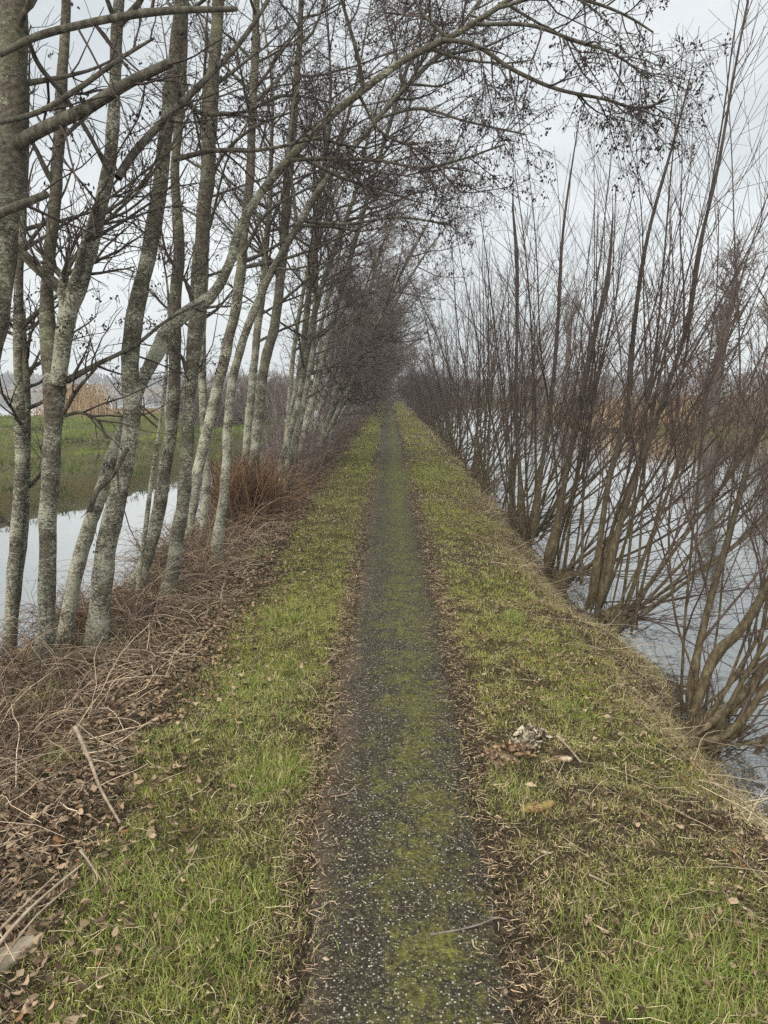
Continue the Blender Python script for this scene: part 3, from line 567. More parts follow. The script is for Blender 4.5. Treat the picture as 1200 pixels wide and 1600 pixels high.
near_alder('mottled alder that forks into two upright stems at eye height',
    [([(66, 1090, 50), (70, 1000, 37), (74, 880, 33), (79, 760, 32), (83, 650, 34), (82, 580, 42), (76, 520, 33), (74, 450, 23), (84, 330, 22), (92, 220, 21), (98, 110, 19), (104, -20, 17)], 4.5, 4.6, 2.2),
     ([(88, 600, 26), (96, 540, 32), (112, 470, 34), (138, 405, 29), (158, 320, 25), (172, 240, 22), (178, 150, 21), (183, 60, 20), (188, -30, 18)], 4.48, 4.3, 2.2),
     ([(104, 500, 20), (99, 440, 17), (102, 425, 12)], 4.42, 4.4, 0), ([(116, 440, 14), (128, 390, 12), (146, 330, 8), (156, 300, 5)], 4.35, 4.3, 0)],
    [([(184, 278, 14), (205, 245, 14), (240, 205, 13), (280, 165, 12), (330, 115, 10), (380, 60, 8), (420, 0, 6)], 4.4, 4.8), ([(104, 595, 13), (150, 570, 9), (210, 540, 7), (262, 500, 5), (320, 470, 4)], 4.5, 4.9),
     ([(100, 650, 6), (125, 645, 6), (150, 655, 5), (168, 685, 4)], 4.5, 4.6), ([(98, 648, 8), (120, 610, 7), (150, 575, 5)], 4.5, 4.4)], 13, nl=11, Ll=1.1, t0=.42, nc=(300, 300), ns=5, nt_=3, subd=2)
near_alder('alder with swollen burr at mid trunk and long limb arching over the path',
    [([(138, 1060, 62), (152, 980, 44), (163, 880, 40), (186, 770, 35), (200, 690, 31), (206, 630, 35), (204, 580, 34), (208, 520, 32), (222, 440, 31), (240, 350, 28), (256, 240, 27), (268, 140, 25), (284, -20, 21)], 4.7, 4.8, 2.4),
     ([(98, 1040, 40), (106, 970, 31), (124, 880, 29), (150, 790, 26), (176, 710, 24), (205, 640, 24), (228, 585, 25), (246, 550, 27), (262, 518, 30), (290, 490, 26), (330, 462, 21), (357, 415, 17), (376, 355, 16), (403, 308, 15.5), (455, 245, 15), (515, 182, 14), (575, 135, 13), (635, 92, 12), (715, 52, 10.5), (795, 0, 9), (880, -60, 6)], 4.85, 5.3, 0)],
    [([(690, 62, 8), (735, 68, 7), (800, 108, 6.5), (867, 138, 6), (940, 154, 5), (1007, 168, 4), (1045, 155, 3)], 5.2, 5.0), ([(745, 38, 6), (830, 40, 6), (890, 60, 5), (960, 85, 4), (1010, 120, 3)], 5.2, 4.8),
     ([(780, 12, 6), (860, -8, 6), (930, 5, 5), (985, 28, 4), (1020, 50, 3)], 5.2, 5.1), ([(455, 250, 6), (520, 248, 6), (600, 252, 5), (660, 262, 5), (710, 252, 4), (790, 225, 3)], 5.1, 5.0),
     ([(700, 60, 6), (660, 20, 5), (640, -20, 4)], 5.2, 5.4), ([(268, 128, 10), (310, 175, 8), (360, 178, 7), (420, 190, 4)], 4.8, 5.1, 3), ([(560, 145, 5), (590, 200, 4), (660, 240, 4), (720, 300, 3)], 5.2, 5.4),
     ([(270, 250, 9), (330, 236, 8), (400, 235, 6), (500, 215, 4)], 4.8, 5, 4), ([(200, 700, 7), (175, 745, 7), (150, 770, 10), (140, 800, 9)], 4.6, 4.5, 1)], 14, nl=11, Ll=1.1, t0s=[.5, .62], nc=(4200, 1600), ns=7, nt_=5, subd=8)
near_alder('pair of straight heavily mottled alder trunks sharing one root mound',
    [([(205, 945, 50), (222, 890, 30), (243, 820, 26), (258, 740, 25), (268, 650, 24), (274, 560, 23), (274, 470, 22), (279, 380, 20), (274, 280, 17), (282, 150, 15), (290, 0, 12)], 6.1, 6.3, 2.5),
     ([(255, 970, 52), (268, 900, 30), (282, 820, 26), (290, 720, 25), (297, 620, 25), (304, 540, 29), (310, 450, 29), (318, 350, 27), (327, 220, 24), (334, 110, 22), (342, -20, 20)], 5.95, 6.1, 2.6)],
    [([(305, 500, 7), (290, 440, 6), (262, 400, 5), (250, 350, 3)], 6.0, 5.8), ([(322, 300, 8), (350, 240, 6), (395, 200, 5), (470, 170, 3)], 6.1, 6.0), ([(330, 180, 7), (380, 175, 6), (440, 150, 5), (520, 160, 3)], 6.1, 6.2),
     ([(300, 620, 7), (285, 560, 6), (268, 540, 5)], 6.0, 5.9)], 15, nl=15, Ll=1.3, t0=.45, nc=(1200, 500), subd=4)
near_alder('slim dark sapling leaning right in front of the mottled pair',
    [([(218, 895, 9), (228, 820, 9), (240, 730, 8), (250, 660, 7), (258, 600, 6), (262, 540, 5), (262, 450, 4), (250, 380, 3)], 5.9, 5.8, 0)], [], 16, nl=6, Ll=.5, t0=.5, nc=(60, 40), ns=4, nt_=3)
near_alder('grey alder behind the mottled pair with limb curving low',
    [([(292, 850, 26), (300, 780, 22), (318, 700, 20), (336, 620, 20), (356, 540, 20), (368, 480, 19), (378, 400, 18), (388, 300, 16), (396, 150, 14), (402, -20, 12)], 8.0, 8.3, 2.8),
     ([(318, 850, 20), (322, 760, 16), (318, 640, 15), (315, 560, 15), (320, 430, 13), (318, 320, 11)], 8.4, 8.5, 2.5)],
    [([(378, 400, 7), (420, 330, 5), (470, 300, 4), (560, 270, 3)], 8.1, 7.8)], 17, nl=24, Ll=1.7, t0=.34, nc=(1900, 800), subd=4)
near_alder('pale alder whose upper stem bends far over the path',
    [([(338, 870, 26), (346, 800, 19), (354, 720, 17), (358, 640, 17), (366, 580, 16), (384, 520, 15), (400, 480, 14), (432, 410, 13), (470, 345, 12), (500, 295, 11), (540, 245, 10.5), (590, 185, 9.5), (640, 130, 8.5), (690, 80, 7.5), (750, 0, 5)], 7.3, 7.8, 0)],
    [([(470, 345, 6), (540, 350, 5), (620, 340, 4), (700, 350, 3)], 7.6, 7.3), ([(590, 185, 5), (650, 170, 5), (730, 190, 4), (820, 210, 3)], 7.7, 7.4)], 18, nl=20, Ll=1.2, t0=.45, nc=(2600, 1100), ns=9, nt_=6, subd=6)
near_alder('upright alder rising out of the rust-brown brush by the pale stump',
    [([(392, 800, 24), (398, 720, 20), (404, 640, 19), (414, 570, 19), (430, 500, 18), (440, 420, 17), (448, 300, 15), (462, 150, 13), (470, 20, 10)], 9.6, 10.0, 2.6),
     ([(372, 800, 18), (385, 700, 15), (392, 620, 15), (400, 540, 14), (412, 430, 13), (420, 330, 10)], 9.9, 10.2, 3)],
    [], 19, nl=30, Ll=1.9, t0=.28, nc=(2400, 1000), ns=8, nt_=5)
near_alder('dark curved alder leaning right just behind the pale stump',
    [([(436, 770, 18), (440, 720, 13), (452, 680, 12), (466, 630, 11), (476, 570, 11), (490, 500, 11), (508, 430, 10), (530, 370, 9), (552, 310, 7)], 10.6, 10.8, 2.5),
     ([(446, 740, 15), (452, 660, 13), (466, 600, 13), (478, 500, 12), (490, 400, 11), (500, 300, 9)], 11.2, 11.2, 3)],
    [], 20, nl=30, Ll=2.0, t0=.26, nc=(2600, 1000), ns=8, nt_=5)

def proto_alder(seed, h, lean, nst, detail=1.0):
    rng = np.random.default_rng(seed); root = empty('alder_tree', (0, 0, -.1), 'slender grey alder leaning over the path in the distant left row', 'tree', 'alders lining the left bank')
    st = []
    for k in range(nst):
        a = rng.uniform(-.15, .15); r0 = rng.uniform(.045, .075) * (1 if k == 0 else .75); hk = h * rng.uniform(.65, 1.05); ln = lean * rng.uniform(.3, 1.6); dy = rng.normal() * .7; w1, w2, ph = rng.normal() * .13, rng.normal() * .13, rng.uniform(0, 6)
        ln *= 1.22; pts = [(a + ln * f ** 1.1 + w1 * math.sin(5 * f + ph) * (f > 0), dy * f + w2 * math.sin(6 * f + ph), hk * f, r0 * (1 - f) ** .75 + .007) for f in (0, .05, .12, .2, .32, .45, .6, .8, 1)]
        pts[0] = (*pts[0][:3], r0 * 1.6); s = smooth_line(pts, 40); P, R = s[:, :3], s[:, 3]
        mb = MB(); V, q = tube(P, R, 9, .28, seed + k); mb.add(V, q); mb.build('stem', M_ALDF, root); st.append((P, R))
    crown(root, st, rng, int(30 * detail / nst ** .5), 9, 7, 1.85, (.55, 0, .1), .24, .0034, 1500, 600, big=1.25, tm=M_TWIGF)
    n = 26; K = 8; P = np.empty((n, K, 3)); P[:, 0] = np.stack([rng.normal(size=n) * .16, rng.normal(size=n) * .3, np.zeros(n)], -1); d = nrm(np.stack([rng.normal(size=n) * .35 + .1, rng.normal(size=n) * .35, np.ones(n)], -1)); L_ = rng.uniform(.5, 2.2, n)[:, None] / (K - 1)
    for k in range(1, K): P[:, k] = P[:, k - 1] + d * L_; d = nrm(d + rng.normal(size=(n, 3)) * .12)
    mb = MB(); R = np.linspace(.009, .003, K)[None].repeat(n, 0); V, q = tube(P, R, 3); mb.add(V, q); b_, rb = grow(P, R, 7, .15, 1, .5, (25, 65), .02, .14, 5, .005, .0028, rng); V, q = tube(b_, rb, 3); mb.add(V, q)
    c, rc = grow(b_, rb, 3, .15, 1, .2, (25, 65), .0, .14, 3, .004, .0025, rng); V, q = tube(c, rc, 3); mb.add(V, q); mb.build('sucker_shoots', M_TWIGF, root)
    return root
M_ALDF = alder_bark('alder_bark_far', .55)
protos = [proto_alder(100 + k, h, ln, ns_) for k, (h, ln, ns_) in enumerate([(7.2, 1.5, 2), (7.9, 1.9, 1), (6.4, 1.2, 3), (7.4, 2.4, 2), (6.8, 1.7, 2), (8.2, 1.3, 2), (5.6, 2.2, 2), (6.9, .8, 3)])]
rnd = random.Random(5); y = 12.4; k = 0
while y < 84:
    o = protos[k] if k < len(protos) else copy_tree(protos[rnd.randrange(len(protos))])
    x = -1.75 + rnd.uniform(-.22, .25); o.location = (x, y, float(H(x, y)) - .03); o.rotation_euler = (0, 0, RD(rnd.uniform(-28, 28)))
    s = rnd.uniform(.76, 1.08); o.scale = (s, s * (1 if rnd.random() < .5 else -1), s * rnd.uniform(.88, 1.1))
    if y < 26: o['label'] = 'pale-stemmed alder of the left row between the pale stump and the distant rank'
    y += rnd.uniform(.55, 1.9); k += 1

mb = MB(); B_ = np.array(BASES + [(-1.7 - .3 * rnd.random(), 9 + q * .55) for q in range(46)] + [(-1.75 - .25 * rnd.random(), 3.2 + q * .35) for q in range(16)]); n = 150 * len(B_); i_ = np.repeat(np.arange(len(B_)), 150)
p_ = B_[i_] + RG.normal(size=(n, 2)) * [.17, .2]; z = H(p_[:, 0], p_[:, 1]); sticks(mb, p_[:, 0], p_[:, 1], z, RG.uniform(.10, .42, n), RG.uniform(.0012, .0028, n) * (1 + .06 * np.maximum(B_[i_, 1] - 5, 0)), RG, cols=((.13, .085, .05), (.50, .36, .22)), flat=.5, wig=.22, K=6, arch=4.0)
tag(mb.build('dead_grass_tufts', M_DRY), 'shaggy brown dead grass heaped round the trunk bases', 'dead grass', kind='stuff')
# ------------------------------------------------------------------ coppiced shrubs on the right
def shrub(label, loc, seed, stems, leans, h, group, twr=.0016, nside=9, nt_=5, r0=.016, extra=None, skim=6, sub=3, nsec=12, nter=3, sprouts=70):
    rng = np.random.default_rng(seed); root = empty('coppiced_shrub', loc, label, 'shrub', group)
    # mossy stool: lumpy root mass leaning over the water
    mb = MB(); P = smooth_line([(-.10, .0, -.28, .02), (-.08, .0, -.22, .10), (0, 0, -.12, .12), (.07, .0, -.03, .10), (.13, .02, .03, .06), (.15, .03, .06, .01)], 18); V, q = tube(P[:, :3], P[:, 3], 14, .55, seed); mb.add(V, q)
    for kk in range(3):
        a = rng.uniform(0, 6.28); e = np.array([math.cos(a) * .16 + .08, math.sin(a) * .22, .08]); P = smooth_line([(.02, 0, -.12, .07), (*(e * .6 - [0, 0, .04]), .05), (*(e - [0, 0, .02]), .006)], 9); V, q = tube(P[:, :3], P[:, 3], 10, .5, seed + kk); mb.add(V, q)
    mb.build('stool', M_STOOL, root)
    big = []
    for k in range(stems):
        f = (k + .5) / stems; ang = RD(leans[0] + (leans[1] - leans[0]) * f ** 1.35 + rng.normal() * 5); az = rng.normal() * .55
        d = np.array([math.sin(ang) * math.cos(az), math.sin(ang) * math.sin(az) + rng.normal() * .10, math.cos(ang)]); L_ = h * rng.uniform(.7, 1.08) * (1 - .12 * f)
        p = np.array([rng.uniform(-.08, .22), rng.normal() * .15, -.04]); r = r0 * rng.uniform(.45, 1.15); pts = [[*p, r * 1.15]]; st = L_ / 13
        for q_ in range(13):
            p = p + d * st; d = nrm(d + rng.normal(size=3) * .035 + [0, 0, .045 * (math.sin(ang))]); pts.append([*p, r * (1 - (q_ + 1) / 13.4) ** .8 + .0018])
        s = smooth_line(pts, 26); big.append((s[:, :3], s[:, 3]))
    for P, R in big:
        mb = MB(); V, q = tube(P, R, 7, .06, seed); mb.add(V, q); mb.build('stem', M_SHOOT, root)
    if extra:
        for pts, Y0, Y1 in extra:
            a = traced(pts, Y0, Y1); a[:, 3] *= .8; d = nrm(a[-1, :3] - a[-2, :3]); p_ = a[-1, :3].copy(); r_ = a[-1, 3]; ex_ = float(np.clip(90 * r_, .3, .8))
            for k in range(4): d = nrm(d + rng.normal(size=3) * .05 + [0, 0, .06]); p_ = p_ + d * ex_ / 4; a = np.vstack([a, [*p_, max(.0018, r_ * (1 - .25 * (k + 1)))]])
            a = np.vstack([[*(a[0, :3] + (a[0, :3] - a[1, :3]) / np.linalg.norm(a[0, :3] - a[1, :3]) * .10), .004], a])
            s = smooth_line(a, len(a) * 6); P = s[:, :3] - np.array(loc); R = np.maximum(s[:, 3], .002); mb = MB(); V, q = tube(P, R, 9, .1, seed); mb.add(V, q); mb.build('stem', M_SHOOT, root); big.append((P, R))
    mb = MB()
    P = np.stack([smooth_line(np.c_[p, r], 26)[:, :3] for p, r in big]); R = np.stack([smooth_line(np.c_[p, r], 26)[:, 3] for p, r in big])
    P2, R2 = grow(P, R, (2 if sprouts and stems > 12 or nsec > 11 else 1), .10, .55, h * .55, (14, 48), .05, .05, 14, .008, .0018, rng, (.2, 0, .3), 1, .4); V, q = tube(P2, R2, 4); mb.add(V, q)
    a, ra = grow(P, R, nsec, .28, .98, 1.0, (22, 48), .05, .05, 7, .0055, twr, rng, (0, 0, .4), 1, .55); V, q = tube(a, ra, 3); mb.add(V, q)
    b_, rb = grow(a, ra, nter, .15, .95, .34, (22, 50), .03, .07, 4, .0028, twr * .9, rng, (0, 0, .3), 1, .4); V, q = tube(b_, rb, 3); mb.add(V, q)
    a, ra = grow(P2, R2, max(4, nsec // 2), .2, .98, .7, (22, 48), .05, .06, 6, .004, twr, rng, (0, 0, .3), 1, .5); V, q = tube(a, ra, 3); mb.add(V, q)
    b_, rb = grow(a, ra, 2, .15, .95, .28, (22, 50), .03, .07, 4, .0026, twr * .9, rng, (0, 0, .3), 1, .4); V, q = tube(b_, rb, 3); mb.add(V, q)
    if skim:  # thin shoots reaching low over the water
        n = skim; az = rng.normal(size=n) * .6; d = nrm(np.stack([np.cos(az), np.sin(az), rng.uniform(.0, .45, n)], -1)); K = 10; P = np.empty((n, K, 3)); P[:, 0] = np.stack([rng.uniform(.05, .2, n), rng.normal(size=n) * .12, np.full(n, .04)], -1); st = rng.uniform(.8, 2.0, n)[:, None] / (K - 1)
        for k in range(1, K): P[:, k] = P[:, k - 1] + d * st; d = nrm(d + rng.normal(size=(n, 3)) * .07 + [0, 0, .01])
        P[..., 2] = np.maximum(P[..., 2], WZ - loc[2] + .02); R = np.linspace(.006, .002, K)[None] * rng.uniform(.6, 1.2, n)[:, None]; V, q = tube(P, R, 4); mb.add(V, q)
        b_, rb = grow(P, R, 7, .3, 1, .35, (25, 55), .03, .08, 4, .003, twr, rng, (0, 0, .3)); V, q = tube(b_, rb, 3); mb.add(V, q)
    if sprouts:  # short thin dead shoots bristling round the stool
        n = sprouts; K = 6; P = np.empty((n, K, 3)); az = rng.random(n) * 6.283; rr = rng.uniform(.05, .24, n); P[:, 0] = np.stack([.05 + np.cos(az) * rr, np.sin(az) * rr * 1.2, rng.uniform(-.15, .03, n)], -1)
        d = nrm(np.stack([np.cos(az) * .7, np.sin(az) * .7, rng.uniform(.2, 1.4, n)], -1)); st = rng.uniform(.12, .6, n)[:, None] / (K - 1)
        for k in range(1, K): P[:, k] = P[:, k - 1] + d * st; d = nrm(d + rng.normal(size=(n, 3)) * .12)
        V, q = tube(P, np.linspace(.0032, .0014, K)[None].repeat(n, 0), 3); mb.add(V, q)
    mb.build('crown', M_STWIG, root)
    return root
G2 = 'coppiced shrubs lining the right bank'
def sloc(px, py, z):
    g = gnd(px, py, z); return (float(g[0]), float(g[1]), z)
shrub('nearest coppiced shrub at the right edge with thick low arching stems', sloc(1092, 1135, -.25), 31, 11, (0, 58), 3.9, G2, r0=.011, skim=5, nsec=13,
    extra=[([(1088, 1100, 20), (1100, 1065, 20), (1120, 1020, 21), (1150, 992, 20), (1180, 950, 18), (1215, 880, 15), (1250, 780, 11)], 3.9, 4.1), ([(1110, 1130, 18), (1150, 1095, 20), (1190, 1050, 20), (1240, 990, 17)], 3.85, 4.0),
           ([(1086, 1162, 14), (1130, 1150, 15), (1160, 1125, 15), (1195, 1075, 12), (1220, 1040, 10)], 3.7, 3.6), ([(1105, 1168, 6), (1150, 1163, 7), (1220, 1155, 6)], 3.7, 3.8), ([(1078, 1090, 18), (1092, 1010, 15), (1112, 930, 13), (1138, 840, 12), (1165, 740, 10), (1190, 640, 8)], 3.95, 4.1),
           ([(1078, 1035, 4), (1058, 975, 5), (1048, 900, 5), (1046, 800, 4), (1060, 700, 3)], 3.9, 3.9)])
shrub('wide fan of stems from a low mossy stool above the small inlet', sloc(945, 965, -.28), 32, 18, (2, 68), 4.5, G2, skim=18, r0=.013,
    extra=[([(935, 945, 13), (975, 800, 11), (1010, 700, 10), (1045, 600, 9), (1075, 500, 8), (1090, 400, 7), (1120, 270, 6), (1148, 110, 4), (1165, 20, 4)], 6.1, 6.3), ([(925, 940, 14), (937, 850, 12), (950, 760, 11), (980, 640, 10), (990, 520, 9), (1010, 380, 7), (1050, 230, 5)], 6.1, 6.0)])
shrub('shrub with a pale thick stem beside a mossy log stub at the bank', sloc(868, 898, -.28), 33, 14, (0, 60), 4.4, G2, skim=10, r0=.014,
    extra=[([(856, 880, 18), (870, 820, 14), (885, 740, 11), (905, 640, 12), (925, 540, 10), (950, 430, 8)], 7.5, 7.6)])
shrub('dark many-stemmed shrub with its root hanging over the water', sloc(815, 835, -.25), 34, 16, (-6, 60), 4.6, G2, skim=10, r0=.015,
    extra=[([(815, 830, 9), (812, 740, 8), (806, 620, 7), (808, 500, 6), (806, 380, 7)], 9.1, 9.0), ([(832, 840, 10), (845, 740, 9), (862, 620, 8), (872, 500, 7), (880, 360, 5), (895, 250, 3)], 9.1, 9.3)])
sp_protos = []
rnd = random.Random(9); y = 10.3; k = 0; PR = []
for q in range(6): PR.append(shrub('slender leafless coppiced shrub in the far right row', (0, 0, -.2), 50 + q, 10, (-10, 54), 4.6, G2, twr=.0019, skim=6, r0=.014, nsec=8, nter=3))
PF = []
for q in range(4): PF.append(shrub('small upright coppiced shrub in the most distant right rank', (0, 0, -.2), 70 + q, 11, (-22, 34), 3.4, G2, twr=.0028, skim=0, r0=.019, nsec=8, nter=3))
used = set()
while y < 84:
    pool = PR if y < 24 else PF; p_ = pool[rnd.randrange(len(pool))]
    fresh = [q for q in pool if q.name not in used]
    if fresh: o = fresh[0]; used.add(o.name)
    else: o = copy_tree(p_)
    x = float(shore_r(y)) - .12 + rnd.uniform(-.1, .1); o.location = (x, y, float(H(x, y)) + .0); o.rotation_euler = (0, 0, RD(rnd.uniform(-30, 30)))
    s = rnd.uniform(.85, 1.12); o.scale = (s, s * (1 if rnd.random() < .5 else -1), s); y += rnd.uniform(1.15, 2.1) if y < 26 else rnd.uniform(.8, 1.3); k += 1

# ------------------------------------------------------------------ background trees and bushes
def bush_mesh(seed, R0, h, n, tw, root, mt, spread=.9):
    rng = np.random.default_rng(seed); K = 7; az = rng.random(n) * 6.283; an = rng.random(n) ** .7 * spread; d = np.stack([np.sin(an) * np.cos(az), np.sin(an) * np.sin(az), np.cos(an)], -1)
    P = np.empty((n, K, 3)); P[:, 0] = np.stack([rng.normal(size=n) * R0, rng.normal(size=n) * R0, np.zeros(n)], -1); st = (h * rng.uniform(.6, 1.05, n) / (K - 1))[:, None]
    for k in range(1, K): P[:, k] = P[:, k - 1] + d * st; d = nrm(d + rng.normal(size=(n, 3)) * .10 + [0, 0, .05])
    R = np.linspace(tw * 2.2, tw, K)[None].repeat(n, 0); mb = MB(); V, q = tube(P, R, 3); mb.add(V, q)
    a, ra = grow(P, R, 10, .2, 1, h * .28, (25, 60), .04, .1, 5, tw, tw * .6, rng); V, q = tube(a, ra, 3); mb.add(V, q)
    b_, rb = grow(a, ra, 4, .2, 1, h * .11, (25, 60), .0, .1, 3, tw * .7, tw * .5, rng); V, q = tube(b_, rb, 3); mb.add(V, q)
    return mb.build('branches', mt, root)
M_BUSH = simple('bush_twigs', [(.3, (.09, .068, .058)), (.7, (.19, .15, .125))], 3, bs=0)
M_BACKT = simple('far_tree_bark', [(.3, (.06, .05, .045)), (.7, (.15, .125, .11))], 3, bs=0)
def bushes(name, spots, label, group, h, n, tw, seed, cat='bush', spread=.9):
    pr = None
    for i, (x, y, s) in enumerate(spots):
        if pr is None:
            pr = empty(name, (0, 0, 0), label, cat, group); bush_mesh(seed, .35, h, n, tw, pr, M_BUSH, spread); o = pr
        else: o = copy_tree(pr)
        o.location = (x, y, -.3); o.scale = (s, s, s); o.rotation_euler = (0, 0, seed + i * 1.7)
bushes('leafless_bush', [(-7.6, 33, 1), (-8.8, 36, 1.1), (-7.0, 37, .9), (-6.3, 40, 1.1), (-7.4, 44, 1.15), (-6.2, 47, 1.0), (-9.9, 41, .8)], 'brown leafless bush on the meadow behind the alders', 'bushes on the meadow', 2.7, 46, .012, 3)
bushes('waterside_bush', [(11.8, 37, .5), (16, 35.5, .9), (18.5, 37, 1.1), (22, 35, 1.0), (10.6, 46, .8), (13, 50, 1.1), (26, 36, 1.2), (11.2, 60, 1.0), (14.5, 76, 1.2)], 'reddish brown leafless bush across the right water', 'bushes across the right water', 3.0, 30, .011, 4)
def big_tree(name, label, loc, h, r, seed, lean=(0, 0), nl=30, Ll=3.2, grp=None, clumps=0):
    rng = np.random.default_rng(seed); root = empty(name, loc, label, 'tree', grp)
    pts = [(lean[0] * f + rng.normal() * .08 * f, lean[1] * f + rng.normal() * .08 * f, h * f, r * (1 - f) ** .7 + .02) for f in (0, .08, .2, .4, .6, .8, 1)]; pts[0] = (*pts[0][:3], r * 1.4)
    s = smooth_line(pts, 24); P, R = s[:, :3], s[:, 3]; mb = MB(); V, q = tube(P, R, 10, .3, seed); mb.add(V, q); mb.build('trunk', M_BACKT, root)
    mb = MB(); a, ra = grow(P, R, nl, .18, .98, Ll, (30, 65), .06, .10, 9, r * .4, .012, rng, (0, 0, .2), 1, .5); V, q = tube(a, ra, 4); mb.add(V, q)
    b_, rb = grow(a, ra, 10, .15, 1, Ll * .4, (25, 60), .02, .12, 6, .02, .008, rng); V, q = tube(b_, rb, 3); mb.add(V, q)
    c, rc = grow(b_, rb, 7, .1, 1, Ll * .16, (25, 65), .0, .15, 4, .01, .006, rng); V, q = tube(c, rc, 3); mb.add(V, q); mb.build('crown', M_BUSH, root)
    if clumps:
        pi = rng.integers(3, 20, clumps); c = P[pi] + rng.normal(size=(clumps, 3)) * [r * 1.3, r * 1.3, .3]; cc = lerp((.020, .026, .012), (.055, .06, .028), rng.random(clumps)); mb = MB(); V, q, c3 = leaves(c, rng.uniform(.06, .12, clumps), rng, cc); 
        mb.add(V, q, c3); tag(mb.build('ivy', M_LEAF, root, smooth=False), kind='stuff')
    return root
big_tree('waterside_tree', 'broad dark ivy-clad tree on the far bank at right', (14.4, 35, -.3), 7.8, .27, 5, (.9, 0), 22, 2.4, clumps=900)
for i, (x, y, h) in enumerate([(18.5, 38, 9.5), (12, 54, 10), (14, 62, 11), (22, 45, 11), (14.6, 80, 10), (27, 38, 10)]):
    big_tree('background_tree', ['slim bare tree right of the ivy-clad tree', 'bare grey tree beyond the right water', 'tall bare tree far behind the right bank', 'bare tree behind the rusty reeds', 'small bare tree near the end of the right water', 'bare tree at the far right edge of the bank'][i], (x, y, -.3), h * .8, .12, 60 + i, (.5, 0), 18, 2.2, 'bare trees across the right water')
# trees and brush closing the lane's far end
for i, (x, y, h) in enumerate([(-4.2, 88, 8), (-2.4, 94, 9), (2.9, 90, 7.5), (5.5, 96, 9)]):
    big_tree('closing_tree', 'bare tree closing the far end of the lane', (x, y, -.1), h, .14, 80 + i, (0, 0), 26, 2.6, 'trees closing the lane')
bushes('end_bush', [(-1.7, 87, .8), (-3.2, 90, 1), (2.0, 88, .9), (3.6, 92, 1), (-5.5, 92, 1.2)], 'brown bush at the far end of the lane', 'bushes closing the lane', 2.6, 46, .02, 6)
# far wood over the lake
mb = MB(); rng = np.random.default_rng(77)
for (x0, x1, y0, hh, n) in ((-330, -128, 350, 8.5, 260), (-130, 120, 362, 6.0, 260), (120, 330, 352, 7, 220)):
    x = rng.uniform(x0, x1, n); y = y0 + rng.uniform(-6, 8, n); h = hh * (.55 + .6 * fbm(x * .05, 3.1, 1)) * rng.uniform(.7, 1.2, n)
    for xx, yy, h_ in zip(x, y, h):
        m_ = 26; c = np.stack([xx + rng.normal(size=m_) * h_ * .22, yy + rng.normal(size=m_) * h_ * .22, .3 + h_ * rng.uniform(.12, 1, m_)], -1); V, f = blobs(c, rng.uniform(.25, .7, m_), rng.uniform(.6, 1.5, m_), .25, rng); mb.add(V, f)
tag(mb.build('far_wood', M_BACKT, smooth=False), 'grey band of distant trees along the far lake shore', 'trees', kind='stuff')
reeds('shore_reeds', band((-330, 334), (330, 338), 2, 14000, .0, RG), .8, 1.8, .25, 'thin brown reed line under the far wood', RG, .6)

# ------------------------------------------------------------------ small structures and loose things
def lump_mesh(mb, L_, W_, H_, seed, n=26, m=14, taper=.5, flat=.0, rough=.35):
    uu = np.linspace(0, 1, n)[:, None]; aa = np.linspace(0, 6.283, m, endpoint=False)[None]
    pr = np.sin(np.pi * (uu * .92 + .04)) ** taper; x = (uu - .5) * L_ + 0 * aa; y = np.cos(aa) * W_ / 2 * pr; z = np.sin(aa) * H_ / 2 * pr
    f = 1 + rough * (fbm(x * 60 / 1 + seed, y * 60, z * 60, 3) - .5) * 2 + rough * .8 * (fbm(x * 22 + seed, y * 22, z * 22 + 5, 2) - .5) * 2; V = np.stack([x + (fbm(y * 50 + seed, z * 50, x * 30) - .5) * L_ * .12, y * f, z * f + .02 * np.sin(uu * 5 + seed) * L_], -1).reshape(-1, 3)
    i = np.arange(n - 1)[:, None] * m; j = np.arange(m)[None]; j2 = (j + 1) % m; Q = np.stack([i + j + 0 * i, i + j2, i + m + j2, i + m + j], -1).reshape(-1, 4); mb.add(V, Q); b = mb.n - len(V)
    mb.f += [np.array([list(range(b, b + m))[::-1]]), np.array([list(range(b + (n - 1) * m, b + n * m))])]; mb.v += [np.zeros((0, 3), np.float32)] * 2; mb.c += [None] * 2; mb.m += [0, 0]
def lump(name, label, cat, px, py, L_, W_, H_, rz, seed, mt, z=0.0, grp=None, zoff=0.0, rx=0, rough=.35, n=26, m=14):
    g = gnd(px, py, z); mb = MB(); lump_mesh(mb, L_, W_, H_, seed, n, m, rough=rough); o = mb.build(name, mt); o.location = (g[0], g[1], float(H(g[0], g[1])) + H_ * .3 + zoff); o.rotation_euler = (rx, RD(rnd.uniform(-4, 4)), RD(rz)); return tag(o, label, cat, grp)
